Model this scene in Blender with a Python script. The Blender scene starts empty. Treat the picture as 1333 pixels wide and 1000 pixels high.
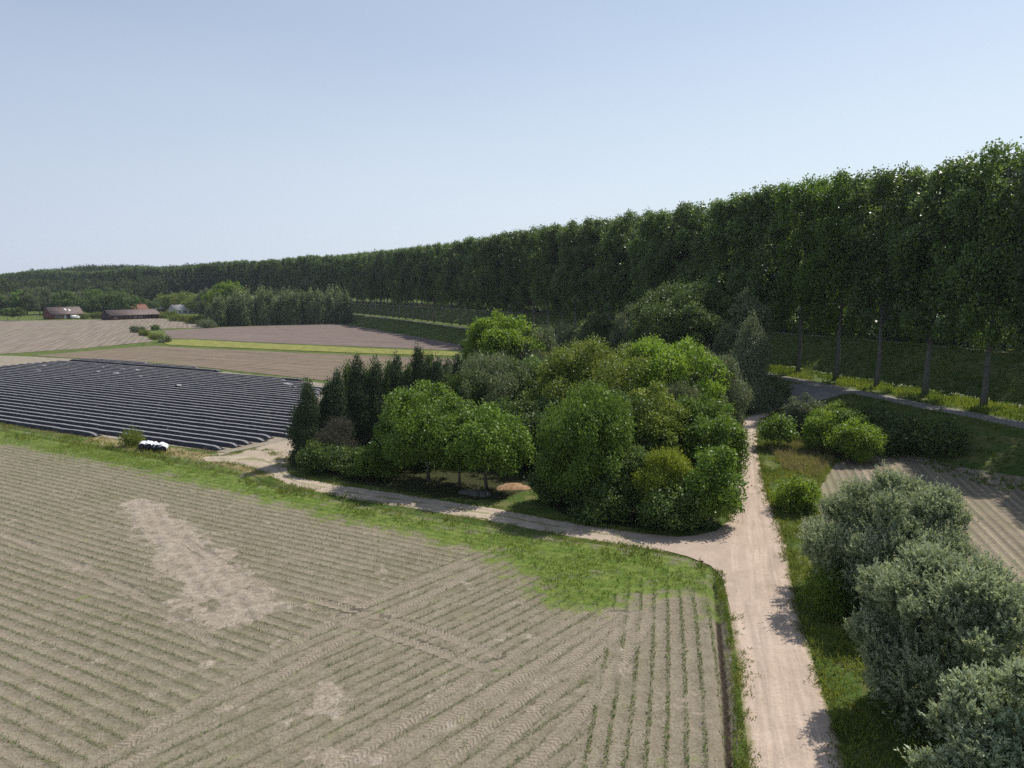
import bpy, math, random
import numpy as np
from mathutils import Vector
R = math.radians
sc = bpy.context.scene
COL = sc.collection
# ------------------------------------------------------------ camera, sky, sun
CAMZ, FPX, PITCH = 18.0, 925.0, R(7.8)
cd = bpy.data.cameras.new('camera'); cam = bpy.data.objects.new('camera', cd); COL.objects.link(cam)
cam.location = (0, 0, CAMZ); cam.rotation_euler = (R(90) - PITCH, 0, 0)
cd.sensor_width = 36.0; cd.lens = FPX / 1333 * 36; cd.clip_start = 0.1; cd.clip_end = 9000
sc.camera = cam
SUN_EL, SUN_AZ = R(52.5), R(50)      # azimuth measured from +Y towards +X
w = bpy.data.worlds.new('World'); sc.world = w; w.use_nodes = True
nt = w.node_tree; bg = nt.nodes['Background']
sky = nt.nodes.new('ShaderNodeTexSky'); sky.sky_type = 'NISHITA'; sky.sun_disc = False
sky.sun_elevation = SUN_EL; sky.sun_rotation = SUN_AZ
sky.air_density = 1.0; sky.dust_density = 0.6; sky.ozone_density = 1.4; sky.altitude = 0
sky.sun_intensity = 1.0
sx = nt.nodes.new('ShaderNodeSeparateXYZ'); tcw = nt.nodes.new('ShaderNodeTexCoord'); nt.links.new(tcw.outputs['Generated'], sx.inputs[0])
mr = nt.nodes.new('ShaderNodeMapRange'); mr.interpolation_type = 'SMOOTHSTEP'; nt.links.new(sx.outputs[2], mr.inputs['Value'])
mr.inputs['From Min'].default_value = -.05; mr.inputs['From Max'].default_value = .5; mr.inputs['To Min'].default_value = .95; mr.inputs['To Max'].default_value = .34
nz = nt.nodes.new('ShaderNodeTexNoise'); nz.inputs['Scale'].default_value = 1.6; nz.inputs['Detail'].default_value = 4
mp = nt.nodes.new('ShaderNodeMapping'); mp.inputs['Scale'].default_value = (1, 1, 5); nt.links.new(tcw.outputs['Generated'], mp.inputs[0]); nt.links.new(mp.outputs[0], nz.inputs['Vector'])
ma = nt.nodes.new('ShaderNodeMath'); ma.operation = 'MULTIPLY_ADD'; ma.inputs[1].default_value = .22; nt.links.new(nz.outputs[0], ma.inputs[0])
mb_ = nt.nodes.new('ShaderNodeMath'); mb_.operation = 'SUBTRACT'; mb_.inputs[1].default_value = .11; nt.links.new(mr.outputs[0], mb_.inputs[0]); nt.links.new(mb_.outputs[0], ma.inputs[2])
mw = nt.nodes.new('ShaderNodeMix'); mw.data_type = 'RGBA'; nt.links.new(ma.outputs[0], mw.inputs[0]); nt.links.new(sky.outputs[0], mw.inputs[6]); # the hazy part of the sky is brighter towards the sun
dp = nt.nodes.new('ShaderNodeVectorMath'); dp.operation = 'DOT_PRODUCT'; nt.links.new(tcw.outputs['Generated'], dp.inputs[0]); dp.inputs[1].default_value = (math.sin(SUN_AZ), math.cos(SUN_AZ), 0)
mz = nt.nodes.new('ShaderNodeMapRange'); nt.links.new(dp.outputs['Value'], mz.inputs['Value']); mz.inputs['From Min'].default_value = .0; mz.inputs['From Max'].default_value = .98
mh = nt.nodes.new('ShaderNodeMix'); mh.data_type = 'RGBA'; nt.links.new(mz.outputs[0], mh.inputs[0]); mh.inputs[6].default_value = (4.9, 5.5, 6.7, 1); mh.inputs[7].default_value = (6.6, 7.4, 8.1, 1)
nt.links.new(mh.outputs[2], mw.inputs[7])
nt.links.new(mw.outputs[2], bg.inputs[0]); bg.inputs[1].default_value = 0.11
sl = bpy.data.lights.new('sun', 'SUN'); sun = bpy.data.objects.new('sun', sl); COL.objects.link(sun)
sl.energy = 4.7; sl.angle = R(0.55); sl.color = (1.0, 0.95, 0.87)
sd = Vector((math.sin(SUN_AZ) * math.cos(SUN_EL), math.cos(SUN_AZ) * math.cos(SUN_EL), math.sin(SUN_EL)))
sun.rotation_euler = sd.to_track_quat('Z', 'Y').to_euler()
sc.view_settings.view_transform = 'Standard'; sc.view_settings.look = 'None'
sc.view_settings.exposure = 0.12; sc.view_settings.gamma = 1
sc.cycles.use_denoising = False; sc.cycles.denoiser = 'OPENIMAGEDENOISE'; sc.cycles.denoising_prefilter = 'NONE'
sc.cycles.max_bounces = 6; sc.cycles.diffuse_bounces = 3; sc.cycles.glossy_bounces = 2
sc.cycles.transmission_bounces = 3; sc.cycles.volume_bounces = 0; sc.cycles.transparent_max_bounces = 8

rng = np.random.default_rng(7)
random.seed(7)
# ------------------------------------------------------------ lie of the land
ROW = np.array([(73, 20), (70, 42), (65, 65), (58.8, 88.1), (54.5, 105.3), (49.5, 122.3), (40.5, 148), (26, 178), (7, 221),
                (-39, 315), (-94.5, 410), (-173, 514), (-262, 589), (-395, 690), (-520, 778), (-690, 890)], float)
def catmull(P, n):
    P = np.vstack([2 * P[0] - P[1], P, 2 * P[-1] - P[-2]]); out = []
    for i in range(1, len(P) - 2):
        p0, p1, p2, p3 = P[i - 1:i + 3]
        for t in np.linspace(0, 1, n, endpoint=False):
            out.append(.5 * (2 * p1 + (p2 - p0) * t + (2 * p0 - 5 * p1 + 4 * p2 - p3) * t * t + (3 * p1 - p0 - 3 * p2 + p3) * t ** 3))
    out.append(P[-2]); return np.array(out)
ROWS = catmull(ROW, 3)
def seg_dist(x, y, P, signed=False):
    """distance to an open polyline; with signed, positive on its right-hand side"""
    x = np.asarray(x, float); y = np.asarray(y, float)
    best = np.full(x.shape, 1e18); sg = np.ones(x.shape)
    for (ax, ay), (bx, by) in zip(P[:-1], P[1:]):
        dx, dy = bx - ax, by - ay; L = dx * dx + dy * dy + 1e-12
        t = np.clip(((x - ax) * dx + (y - ay) * dy) / L, 0, 1)
        d = (x - ax - t * dx) ** 2 + (y - ay - t * dy) ** 2
        m = d < best; best = np.where(m, d, best)
        if signed: sg = np.where(m, np.where((x - ax) * dy - (y - ay) * dx > 0, 1.0, -1.0), sg)
    return np.sqrt(best) * sg
def inside(x, y, P):
    c = np.zeros(np.shape(x), bool); n = len(P)
    for i in range(n):
        ax, ay = P[i]; bx, by = P[(i + 1) % n]
        if ay == by: continue
        c ^= ((ay > y) != (by > y)) & (x < (bx - ax) * (y - ay) / (by - ay) + ax)
    return c
def poly_sd(x, y, P):
    d = seg_dist(x, y, np.vstack([P, P[:1]])); return np.where(inside(x, y, P), d, -d)
def ss(a, b, v):
    t = np.clip((v - a) / (b - a), 0, 1); return t * t * (3 - 2 * t)
BERM, DIKE = 3.0, 6.5
def profile(s):
    z = BERM * ss(-22, -9.5, s)
    z = z - (BERM + 1.6) * ss(3.0, 12, s)
    z = z + (DIKE + 1.6) * ss(17, 34, s)
    return z
DITCH = None; CUT = None
def zt(x, y, cut=False):
    s = seg_dist(x, y, ROWS, True)
    z = profile(s)
    far = ss(160, 500, np.hypot(x, y))
    z = z + 0.05 * np.sin(x * .31 + 1.3 * np.sin(y * .17)) * np.cos(y * .27) * ss(-30, -20, s)
    if DITCH is not None:
        z = z - 0.32 * np.exp(-(seg_dist(x, y, DITCH) / .45) ** 2)
    if cut and CUT is not None:
        for P in CUT: z = z - 0.45 * ss(.02, .45, poly_sd(x, y, P))
    return z
def ray(px, py):
    dx = (px - 666.5) / FPX; dy = (500 - py) / FPX
    return np.array([dx, math.cos(PITCH) + dy * math.sin(PITCH), -math.sin(PITCH) + dy * math.cos(PITCH)])
def hit(px, py):
    """where the sight line of a photo pixel meets the land"""
    v = ray(px, py)
    if v[2] > -0.004: t = 2500.0
    else: t = (0 - CAMZ) / v[2]
    t = min(t, 3000.0)
    ts = np.linspace(max(5, t * .5), t, 260)
    z = zt(ts * v[0], ts * v[1]); zz = CAMZ + ts * v[2]
    k = np.argmax(zz <= z + 1e-6) if np.any(zz <= z + 1e-6) else len(ts) - 1
    tt = ts[k]
    return (tt * v[0], tt * v[1])
def H(pts): return np.array([hit(*p) for p in pts])
def top_z(px, py, gx, gy):
    v = ray(px, py); return CAMZ + v[2] / v[1] * gy

# ------------------------------------------------------------ object helpers
def link(o, parent=None):
    COL.objects.link(o)
    if parent is not None: o.parent = parent
    return o
def tag(o, label=None, cat=None, group=None, kind=None):
    if label: o['label'] = label
    if cat: o['category'] = cat
    if group: o['group'] = group
    if kind: o['kind'] = kind
    return o
def empty(name, loc, rz=0):
    o = bpy.data.objects.new(name, None); o.location = loc; o.rotation_euler = (0, 0, rz); o.empty_display_size = .3
    return link(o)
def mesh_from(name, V, quads=None, tris=None, smooth=False, attrs=None, fattrs=None):
    me = bpy.data.meshes.new(name)
    V = np.asarray(V, np.float32)
    nq = 0 if quads is None else len(quads); ntr = 0 if tris is None else len(tris)
    me.vertices.add(len(V)); me.vertices.foreach_set('co', V.ravel())
    L = []
    if nq: L.append(np.asarray(quads, np.int32).ravel())
    if ntr: L.append(np.asarray(tris, np.int32).ravel())
    L = np.concatenate(L) if L else np.zeros(0, np.int32)
    me.loops.add(len(L)); me.loops.foreach_set('vertex_index', L)
    st = np.concatenate([np.arange(nq) * 4, nq * 4 + np.arange(ntr) * 3]).astype(np.int32)
    me.polygons.add(nq + ntr); me.polygons.foreach_set('loop_start', st)
    if smooth: me.polygons.foreach_set('use_smooth', np.ones(nq + ntr, bool))
    for k, a in (attrs or {}).items():
        at = me.attributes.new(k, 'FLOAT', 'POINT'); at.data.foreach_set('value', np.asarray(a, np.float32))
    for k, a in (fattrs or {}).items():
        at = me.attributes.new(k, 'FLOAT', 'FACE'); at.data.foreach_set('value', np.asarray(a, np.float32))
    me.update(calc_edges=True); me.validate()
    return me
def obj(name, me, mat, parent=None):
    o = bpy.data.objects.new(name, me)
    if mat is not None: me.materials.append(mat)
    return link(o, parent)
class MB:
    """collects boxes, tubes and prisms into one mesh"""
    def __init__(s): s.V = []; s.Q = []; s.T = []; s.n = 0
    def add(s, V, Q=(), T=()):
        V = np.asarray(V, float)
        s.V.append(V)
        if len(Q): s.Q.append(np.asarray(Q, int) + s.n)
        if len(T): s.T.append(np.asarray(T, int) + s.n)
        s.n += len(V); return s
    def box(s, x0, x1, y0, y1, z0, z1):
        V = [(x, y, z) for z in (z0, z1) for y in (y0, y1) for x in (x0, x1)]
        return s.add(V, [(0, 2, 3, 1), (4, 5, 7, 6), (0, 1, 5, 4), (2, 6, 7, 3), (0, 4, 6, 2), (1, 3, 7, 5)])
    def tube(s, P, rad, n=6, cap=True):
        P = np.asarray(P, float); m = len(P); rad = np.broadcast_to(rad, (m,))
        T = np.gradient(P, axis=0); T /= np.linalg.norm(T, axis=1)[:, None] + 1e-9
        up = np.array([0, 0, 1.]) if abs(T[0, 2]) < .9 else np.array([1., 0, 0])
        A = np.cross(T, up); A /= np.linalg.norm(A, axis=1)[:, None] + 1e-9; B = np.cross(T, A)
        a = np.arange(n) / n * 2 * math.pi
        V = (P[:, None] + rad[:, None, None] * (np.cos(a)[None, :, None] * A[:, None] + np.sin(a)[None, :, None] * B[:, None])).reshape(-1, 3)
        Q = [(i * n + j, i * n + (j + 1) % n, (i + 1) * n + (j + 1) % n, (i + 1) * n + j) for i in range(m - 1) for j in range(n)]
        T3 = []
        if cap:
            V = np.vstack([V, P[0], P[-1]]); c0, c1 = m * n, m * n + 1
            for j in range(n):
                T3.append((c0, (j + 1) % n, j)); T3.append((c1, (m - 1) * n + j, (m - 1) * n + (j + 1) % n))
        return s.add(V, Q, T3)
    def mesh(s, name, smooth=False):
        return mesh_from(name, np.vstack(s.V), np.vstack(s.Q) if s.Q else None, np.vstack(s.T) if s.T else None, smooth)
    def build(s, name, mat, parent=None, smooth=False): return obj(name, s.mesh(name, smooth), mat, parent)
def copy_thing(o, loc, rz, scale=None, label=None, group=None):
    c = o.copy(); COL.objects.link(c); c.location = loc; c.rotation_euler = (0, 0, rz)
    if scale: c.scale = scale
    if label: c['label'] = label
    if group: c['group'] = group
    for ch in list(o.children):
        d = ch.copy(); COL.objects.link(d); d.parent = c
    return c

# ------------------------------------------------------------ node helpers
class NT:
    def __init__(s, name):
        s.m = bpy.data.materials.new(name); s.m.use_nodes = True; s.t = s.m.node_tree
        s.p = s.t.nodes['Principled BSDF']; s.out = s.t.nodes['Material Output']
    def n(s, typ, **kw):
        nd = s.t.nodes.new('ShaderNode' + typ)
        for k, v in kw.items(): setattr(nd, k, v)
        return nd
    def set(s, sock, v):
        if isinstance(v, bpy.types.NodeSocket): s.t.links.new(v, sock)
        elif isinstance(v, (tuple, list)) and len(v) == 3 and sock.type == 'RGBA': sock.default_value = (*v, 1)
        else: sock.default_value = v
    def co(s): return s.n('NewGeometry').outputs['Position']
    def oc(s): return s.n('TexCoord').outputs['Object']
    def attr(s, name): return s.n('Attribute', attribute_name=name).outputs['Fac']
    def math(s, op, a, b=0.0, c=0.0, clamp=False):
        nd = s.n('Math', operation=op, use_clamp=clamp); s.set(nd.inputs[0], a); s.set(nd.inputs[1], b); s.set(nd.inputs[2], c)
        return nd.outputs[0]
    def noise(s, scale, detail=4, rough=.6, co=None, dist=0.0):
        nd = s.n('TexNoise'); nd.inputs['Scale'].default_value = scale; nd.inputs['Detail'].default_value = detail
        nd.inputs['Roughness'].default_value = rough; nd.inputs['Distortion'].default_value = dist
        s.set(nd.inputs['Vector'], co if co is not None else s.co()); return nd.outputs['Fac']
    def ramp(s, v, a, b, c=0.0, d=1.0):
        nd = s.n('MapRange', clamp=True, interpolation_type='SMOOTHSTEP'); s.set(nd.inputs['Value'], v)
        s.set(nd.inputs['From Min'], a); s.set(nd.inputs['From Max'], b); s.set(nd.inputs['To Min'], c); s.set(nd.inputs['To Max'], d)
        return nd.outputs[0]
    def mix(s, f, a, b):
        nd = s.n('Mix', data_type='RGBA'); s.set(nd.inputs[0], f); s.set(nd.inputs[6], a); s.set(nd.inputs[7], b); return nd.outputs[2]
    def mul(s, col, f):
        nd = s.n('Mix', data_type='RGBA', blend_type='MULTIPLY'); nd.inputs[0].default_value = 1.0
        s.set(nd.inputs[6], col); cb = s.n('CombineColor'); [s.set(cb.inputs[i], f) for i in range(3)]
        s.set(nd.inputs[7], cb.outputs[0]); return nd.outputs[2]
    def rot(s, ang, co=None):
        """coordinates with x measured along direction ang"""
        nd = s.n('VectorRotate', rotation_type='Z_AXIS'); s.set(nd.inputs['Vector'], co if co is not None else s.co()); nd.inputs['Angle'].default_value = -ang
        sp = s.n('SeparateXYZ'); s.set(sp.inputs[0], nd.outputs[0]); return sp.outputs[0], sp.outputs[1], nd.outputs[0]
    def scl(s, v, x, y, z=1):
        nd = s.n('VectorMath', operation='MULTIPLY'); s.set(nd.inputs[0], v); nd.inputs[1].default_value = (x, y, z); return nd.outputs[0]
    def done(s, col, rough=.9, spec=.2, bump=None, dist=.05, strength=1.0):
        s.set(s.p.inputs['Base Color'], col); s.set(s.p.inputs['Roughness'], rough); s.p.inputs['Specular IOR Level'].default_value = spec
        if bump is not None:
            b = s.n('Bump'); b.inputs['Distance'].default_value = dist; b.inputs['Strength'].default_value = strength
            s.set(b.inputs['Height'], bump); s.set(s.p.inputs['Normal'], b.outputs[0])
        return s.m
def leaf_mat(name, c1, c2, trans=.35, rough=.5, spec=.35, back=None, vary=(.82, 1.18)):
    """two-tone leaves, lit through from behind; tone varies per leaf clump and per plant"""
    N = NT(name); t = N.attr('tint')
    col = N.mix(t, c1, c2)
    rnd = N.n('ObjectInfo').outputs['Random']
    col = N.mul(col, N.ramp(rnd, 0, 1, *vary))
    if back is not None:
        col = N.mix(N.n('NewGeometry').outputs['Backfacing'], col, back)
    N.set(N.p.inputs['Base Color'], col); N.p.inputs['Roughness'].default_value = rough; N.p.inputs['Specular IOR Level'].default_value = spec
    tr = N.n('BsdfTranslucent'); tc = N.mix(.5, col, N.mix(t, tuple(min(1, v * 1.5) for v in c1), (min(1, c2[0] * 1.9), min(1, c2[1] * 1.7), c2[2] * .8)))
    N.set(tr.inputs[0], tc)
    mx = N.n('MixShader'); mx.inputs[0].default_value = trans
    N.t.links.new(N.p.outputs[0], mx.inputs[1]); N.t.links.new(tr.outputs[0], mx.inputs[2]); N.t.links.new(mx.outputs[0], N.out.inputs[0])
    return N.m
def plain(name, c, rough=.7, spec=.3, var=.25, scale=2.0, bump=.02):
    N = NT(name); n1 = N.noise(scale, 5, .65, N.oc())
    return N.done(N.mul(c, N.ramp(n1, .25, .75, 1 - var, 1 + var)), rough, spec, n1, bump)
# ------------------------------------------------------------ outlines read off the photo, as places on the land
DITCH = H([(-200, 521), (0, 559), (100, 577), (200, 594), (300, 615), (380, 640)])
P_CROP = H([(-700, 470), (-300, 512), (0, 556), (100, 574), (200, 590), (262, 600), (310, 612), (345, 627), (400, 643), (450, 655), (520, 668), (600, 681), (680, 695),
            (760, 707), (840, 718), (895, 727), (918, 735), (930, 750), (941, 780), (949, 830), (956, 900), (962, 1000), (972, 1150), (985, 1400), (-200, 1500), (-900, 1100)])
P_FLD_A = H([(-260, 418), (0, 417.5), (60, 417.3), (140, 416), (209, 414.8), (235, 418.5), (262, 424), (262, 427), (225, 427.5), (204, 428.5), (192, 430), (177, 432), (184, 437),
             (200, 443), (196, 445), (150, 449.5), (112, 453.5), (60, 457), (28, 459.5), (0, 461), (-260, 476)])
P_FLD_C = H([(212, 430.5), (250, 428.5), (279, 426.6), (340, 424.4), (434, 422), (452, 423.4), (499, 431), (565, 442.8), (600, 449), (640, 456), (625, 461), (591, 456.3), (554, 454.8),
             (480, 451.8), (407, 448.8), (330, 445.6), (250, 441.2), (222, 441)])
P_YEL = H([(214, 446.5), (225, 443), (250, 442.6), (330, 447), (407, 450.6), (480, 454), (554, 457), (600, 459), (592, 464), (552, 462.8), (480, 460.6), (407, 457.6), (330, 454.2), (250, 450.8), (217, 449)])
P_FLD_B = H([(42, 463.4), (90, 459.3), (135, 455.6), (202, 450.4), (250, 453.6), (330, 457), (407, 460.4), (480, 463.5), (552, 466), (600, 468), (590, 480), (540, 500), (440, 499),
             (426, 496), (330, 485.6), (250, 477), (160, 469.5)])
P_FILM = H([(-330, 492), (-120, 470), (0, 463), (33, 464), (160, 471), (250, 479.5), (330, 488.5), (428, 500), (424, 520), (408, 540), (398, 560), (386, 571), (345, 580), (305, 588), (296, 590),
            (240, 583), (160, 573), (80, 563), (0, 552), (-130, 532), (-400, 500)])
P_FLD_D = H([(1060, 655), (1066, 637), (1086, 606), (1112, 592), (1140, 589.5), (1200, 596), (1260, 610.5), (1333, 622), (1480, 650), (1700, 690), (1700, 900), (1500, 860), (1333, 765), (1270, 742), (1180, 730), (1085, 700)])
P_COPSE = H([(385, 560), (392, 605), (450, 630), (560, 650), (655, 655), (690, 640), (720, 670), (820, 690), (920, 694), (948, 680), (958, 620), (960, 560), (985, 530), (960, 480), (800, 470), (640, 475), (470, 500), (400, 520)])
P_DRY = H([(120, 568), (200, 580), (290, 594), (330, 588), (392, 572), (388, 600), (345, 620), (300, 612), (200, 590), (110, 576)])
DIRT_L = H([(990, 1500), (975, 1000), (967, 930), (960, 862), (949, 797), (944, 745), (943, 715), (944, 690), (947, 680), (952, 650), (957, 620), (961, 590), (963, 572), (962, 558), (961, 549), (966, 545), (979, 540), (1005, 533), (1030, 524)])
DIRT_R = H([(1200, 1500), (1100, 1000), (1080, 930), (1059, 862), (1040, 797), (1028, 745), (1025, 715), (1017, 690), (1014, 680), (1000, 650), (993, 620), (987, 590), (986, 572), (989, 558), (993, 548), (998, 543), (1008, 537), (1026, 530), (1046, 525)])
TRK_U = H([(268, 595), (300, 592), (330, 586), (352, 588), (366, 604), (380, 618), (420, 627), (470, 635), (540, 645), (600, 655), (660, 664), (720, 676), (780, 685), (850, 695), (905, 698), (945, 690), (960, 684)])
TRK_L = H([(266, 600), (300, 604), (330, 611), (350, 620), (366, 627), (384, 634), (424, 643), (470, 653), (540, 663), (600, 673), (660, 683), (720, 695), (780, 705), (850, 716), (905, 728), (940, 745), (965, 760)])
GREEN = H([(-300, 500), (0, 556), (160, 583), (270, 602), (350, 627), (450, 655), (600, 681), (700, 698), (800, 712), (900, 728), (926, 745), (936, 775), (930, 790), (905, 772), (860, 770), (800, 785), (745, 792), (712, 782),
           (700, 752), (640, 722), (560, 702), (450, 676), (300, 640), (150, 605), (0, 577), (-300, 527)])
BARE = [H([(156, 654), (206, 648), (238, 678), (296, 722), (350, 770), (366, 796), (330, 812), (282, 820), (240, 786), (200, 720), (168, 680)]),
        H([(342, 912), (388, 884), (440, 905), (492, 946), (478, 958), (400, 940)]), H([(408, 975), (425, 960), (428, 1010), (500, 1010), (470, 965), (520, 1030), (400, 1040)]), H([(575, 1010), (598, 978), (618, 980), (608, 1015)])]
TREAD = [H(p) for p in ([(-10, 690), (150, 760), (280, 840)], [(436, 806), (550, 842), (640, 875)], [(230, 700), (330, 755), (440, 790), (560, 822), (650, 855)],
                        [(491, 990), (600, 930), (718, 854), (800, 800)], [(440, 1000), (560, 920), (690, 840), (770, 790)], [(570, 998), (660, 925), (739, 863), (810, 800)], [(620, 1000), (700, 925), (775, 850), (830, 800)],
                        [(110, 1000), (280, 905), (440, 806), (600, 735)], [(160, 1000), (300, 920), (460, 825), (620, 745)], [(690, 1000), (780, 900), (850, 800)])]
Z2 = H([(90, 1010), (440, 806), (560, 740), (660, 705), (760, 740), (800, 800), (770, 900), (745, 1010), (740, 1400), (-100, 1400)])
Z3 = H([(745, 1010), (770, 900), (800, 800), (790, 760), (860, 740), (1100, 740), (1100, 1400), (700, 1400)])
TRENCH = H([(930, 758), (934, 790), (938, 840), (944, 900), (950, 1000), (958, 1150)])
CUT = [P_CROP]
A_CROP = math.atan2(-.47, .88)      # the long rows, parallel to the farm track
A2, A3 = R(48), R(77)

# ------------------------------------------------------------ ground
def clip_poly(P, x0, x1, y0, y1):
    for ax, lim, sg in ((0, x0, 1), (0, x1, -1), (1, y0, 1), (1, y1, -1)):
        if not len(P): return P
        out = []
        for i in range(len(P)):
            a, b = P[i - 1], P[i]; ia, ib = sg * (a[ax] - lim) >= 0, sg * (b[ax] - lim) >= 0
            if ia != ib:
                t = (lim - a[ax]) / (b[ax] - a[ax]); out.append((a[0] + t * (b[0] - a[0]), a[1] + t * (b[1] - a[1])))
            if ib: out.append(tuple(b))
        P = out
    return P
def sheet(name, P, res, off, mat, attr_fn=None, dz=None):
    """a field or similar: an outline cut into cells and laid on the land"""
    x0, y0 = P.min(0) - res * .37; nx, ny = (np.ceil((P.max(0) - (x0, y0)) / res)).astype(int) + 1
    gx = x0 + np.arange(nx + 1) * res; gy = y0 + np.arange(ny + 1) * res
    cx, cy = np.meshgrid(gx[:-1] + res / 2, gy[:-1] + res / 2)
    d = poly_sd(cx, cy, P); full = d > res * .72; edge = (np.abs(d) <= res * .72)
    VX, VY = np.meshgrid(gx, gy); idx = np.arange(VX.size).reshape(VX.shape)
    jj, ii = np.nonzero(full)
    Q = np.stack([idx[jj, ii], idx[jj, ii + 1], idx[jj + 1, ii + 1], idx[jj + 1, ii]], 1)
    used = np.unique(Q); rem = np.full(VX.size, -1); rem[used] = np.arange(len(used))
    X = list(VX.ravel()[used]); Y = list(VY.ravel()[used]); Q = rem[Q]; T = []
    Pl = [tuple(p) for p in P]
    key = {}
    for u in range(len(used)): key[(round(X[u], 4), round(Y[u], 4))] = u
    for j, i in zip(*np.nonzero(edge)):
        c = clip_poly(Pl, gx[i], gx[i + 1], gy[j], gy[j + 1])
        ids = []
        for p in c:
            k = (round(p[0], 4), round(p[1], 4))
            if k not in key: key[k] = len(X); X.append(p[0]); Y.append(p[1])
            if not ids or ids[-1] != key[k]: ids.append(key[k])
        if len(ids) > 1 and ids[0] == ids[-1]: ids.pop()
        a2 = sum(X[ids[k - 1]] * Y[ids[k]] - X[ids[k]] * Y[ids[k - 1]] for k in range(len(ids))) if len(ids) > 2 else 0
        if abs(a2) < 1e-6: continue
        if a2 < 0: ids = ids[::-1]
        for k in range(1, len(ids) - 1): T.append((ids[0], ids[k], ids[k + 1]))
    X = np.array(X); Y = np.array(Y)
    Z = zt(X, Y) + off
    if dz is not None: Z = Z + dz(X, Y)
    at = attr_fn(X, Y) if attr_fn else None
    me = mesh_from(name, np.stack([X, Y, Z], 1), Q, np.array(T) if T else None, True, at)
    return tag(obj(name, me, mat), kind='structure')
def ribbon(name, Lp, Rp, step, nacross, off, mat):
    def res(P, n):
        d = np.r_[0, np.cumsum(np.linalg.norm(np.diff(P, axis=0), axis=1))]; t = np.linspace(0, d[-1], n)
        return np.stack([np.interp(t, d, P[:, 0]), np.interp(t, d, P[:, 1])], 1)
    k = 6; Ld, Rd = catmull(Lp, k), catmull(Rp, k)      # same count, so cross-sections keep pairing
    mid = (Ld + Rd) / 2; d = np.r_[0, np.cumsum(np.linalg.norm(np.diff(mid, axis=0), axis=1))]
    t = np.linspace(0, d[-1], int(d[-1] / step) + 2)
    f = lambda P: np.stack([np.interp(t, d, P[:, 0]), np.interp(t, d, P[:, 1])], 1)
    Lr, Rr = f(Ld), f(Rd); u = np.linspace(0, 1, nacross)
    wv = (rng.normal(size=(len(t), 1)) * .05)
    XY = Lr[:, None] * (1 - u)[None, :, None] + Rr[:, None] * u[None, :, None]
    X, Y = XY[..., 0].ravel(), XY[..., 1].ravel()
    idx = np.arange(len(t) * nacross).reshape(len(t), nacross)
    Q = np.stack([idx[:-1, :-1], idx[1:, :-1], idx[1:, 1:], idx[:-1, 1:]], -1).reshape(-1, 4)
    if np.cross(Rr[0] - Lr[0], Lr[1] - Lr[0]) > 0: Q = Q[:, ::-1]
    ac = np.tile(u * 2 - 1, len(t)); al = np.repeat(t, nacross)
    Z = zt(X, Y) + off - .05 * np.abs(ac) ** 6 - .025 * np.exp(-((np.abs(ac) - .45) / .16) ** 2)
    me = mesh_from(name, np.stack([X, Y, Z], 1), Q[:, ::-1], None, True, {'across': ac, 'along': al})
    return tag(obj(name, me, mat), kind='structure')

def m_ground():
    N = NT('grassland'); co = N.co()
    n1 = N.noise(.06, 4, .6, co); n2 = N.noise(.55, 5, .65, co); n3 = N.noise(4.5, 4, .7, co)
    g = N.mix(N.ramp(n1, .35, .65), (.050, .090, .018), (.085, .125, .026))
    g = N.mix(N.ramp(n2, .42, .68), g, (.15, .15, .055))
    dry = N.mix(n3, (.30, .25, .12), (.20, .17, .08))
    d = N.math('ADD', N.attr('dry'), N.math('MULTIPLY', N.math('SUBTRACT', n2, .5), 1.2))
    g = N.mix(N.ramp(d, .35, .65), g, dry)
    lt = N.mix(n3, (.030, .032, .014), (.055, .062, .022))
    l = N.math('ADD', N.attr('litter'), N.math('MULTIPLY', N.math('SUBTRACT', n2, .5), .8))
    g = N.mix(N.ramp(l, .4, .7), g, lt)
    g = N.mul(g, N.ramp(n3, .25, .75, .7, 1.25))
    return N.done(g, .95, .1, N.math('ADD', n3, n2), .12)
ang = np.concatenate([np.arange(-178, -46, 3.0), np.arange(-46, 46, .2), np.arange(46, 181.9, 3.0)])
rad = np.concatenate([[0.5, 4, 8], 11 * 1.0105 ** np.arange(0, 560)])
AA, RR = np.meshgrid(np.radians(ang), rad)
gx, gy = (RR * np.sin(AA)).ravel(), (RR * np.cos(AA)).ravel()
gz = zt(gx, gy, True)
na, nr = len(ang), len(rad); idx = np.arange(na * nr).reshape(nr, na)
i2 = np.roll(idx, -1, axis=1)
GQ = np.stack([idx[:-1], idx[1:], i2[1:], i2[:-1]], -1).reshape(-1, 4)
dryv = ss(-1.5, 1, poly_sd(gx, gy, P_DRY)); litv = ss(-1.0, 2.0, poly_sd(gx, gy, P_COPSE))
me = mesh_from('ground', np.stack([gx, gy, gz], 1), GQ, None, True, {'dry': dryv, 'litter': litv})
tag(obj('ground', me, m_ground()), kind='structure')

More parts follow.
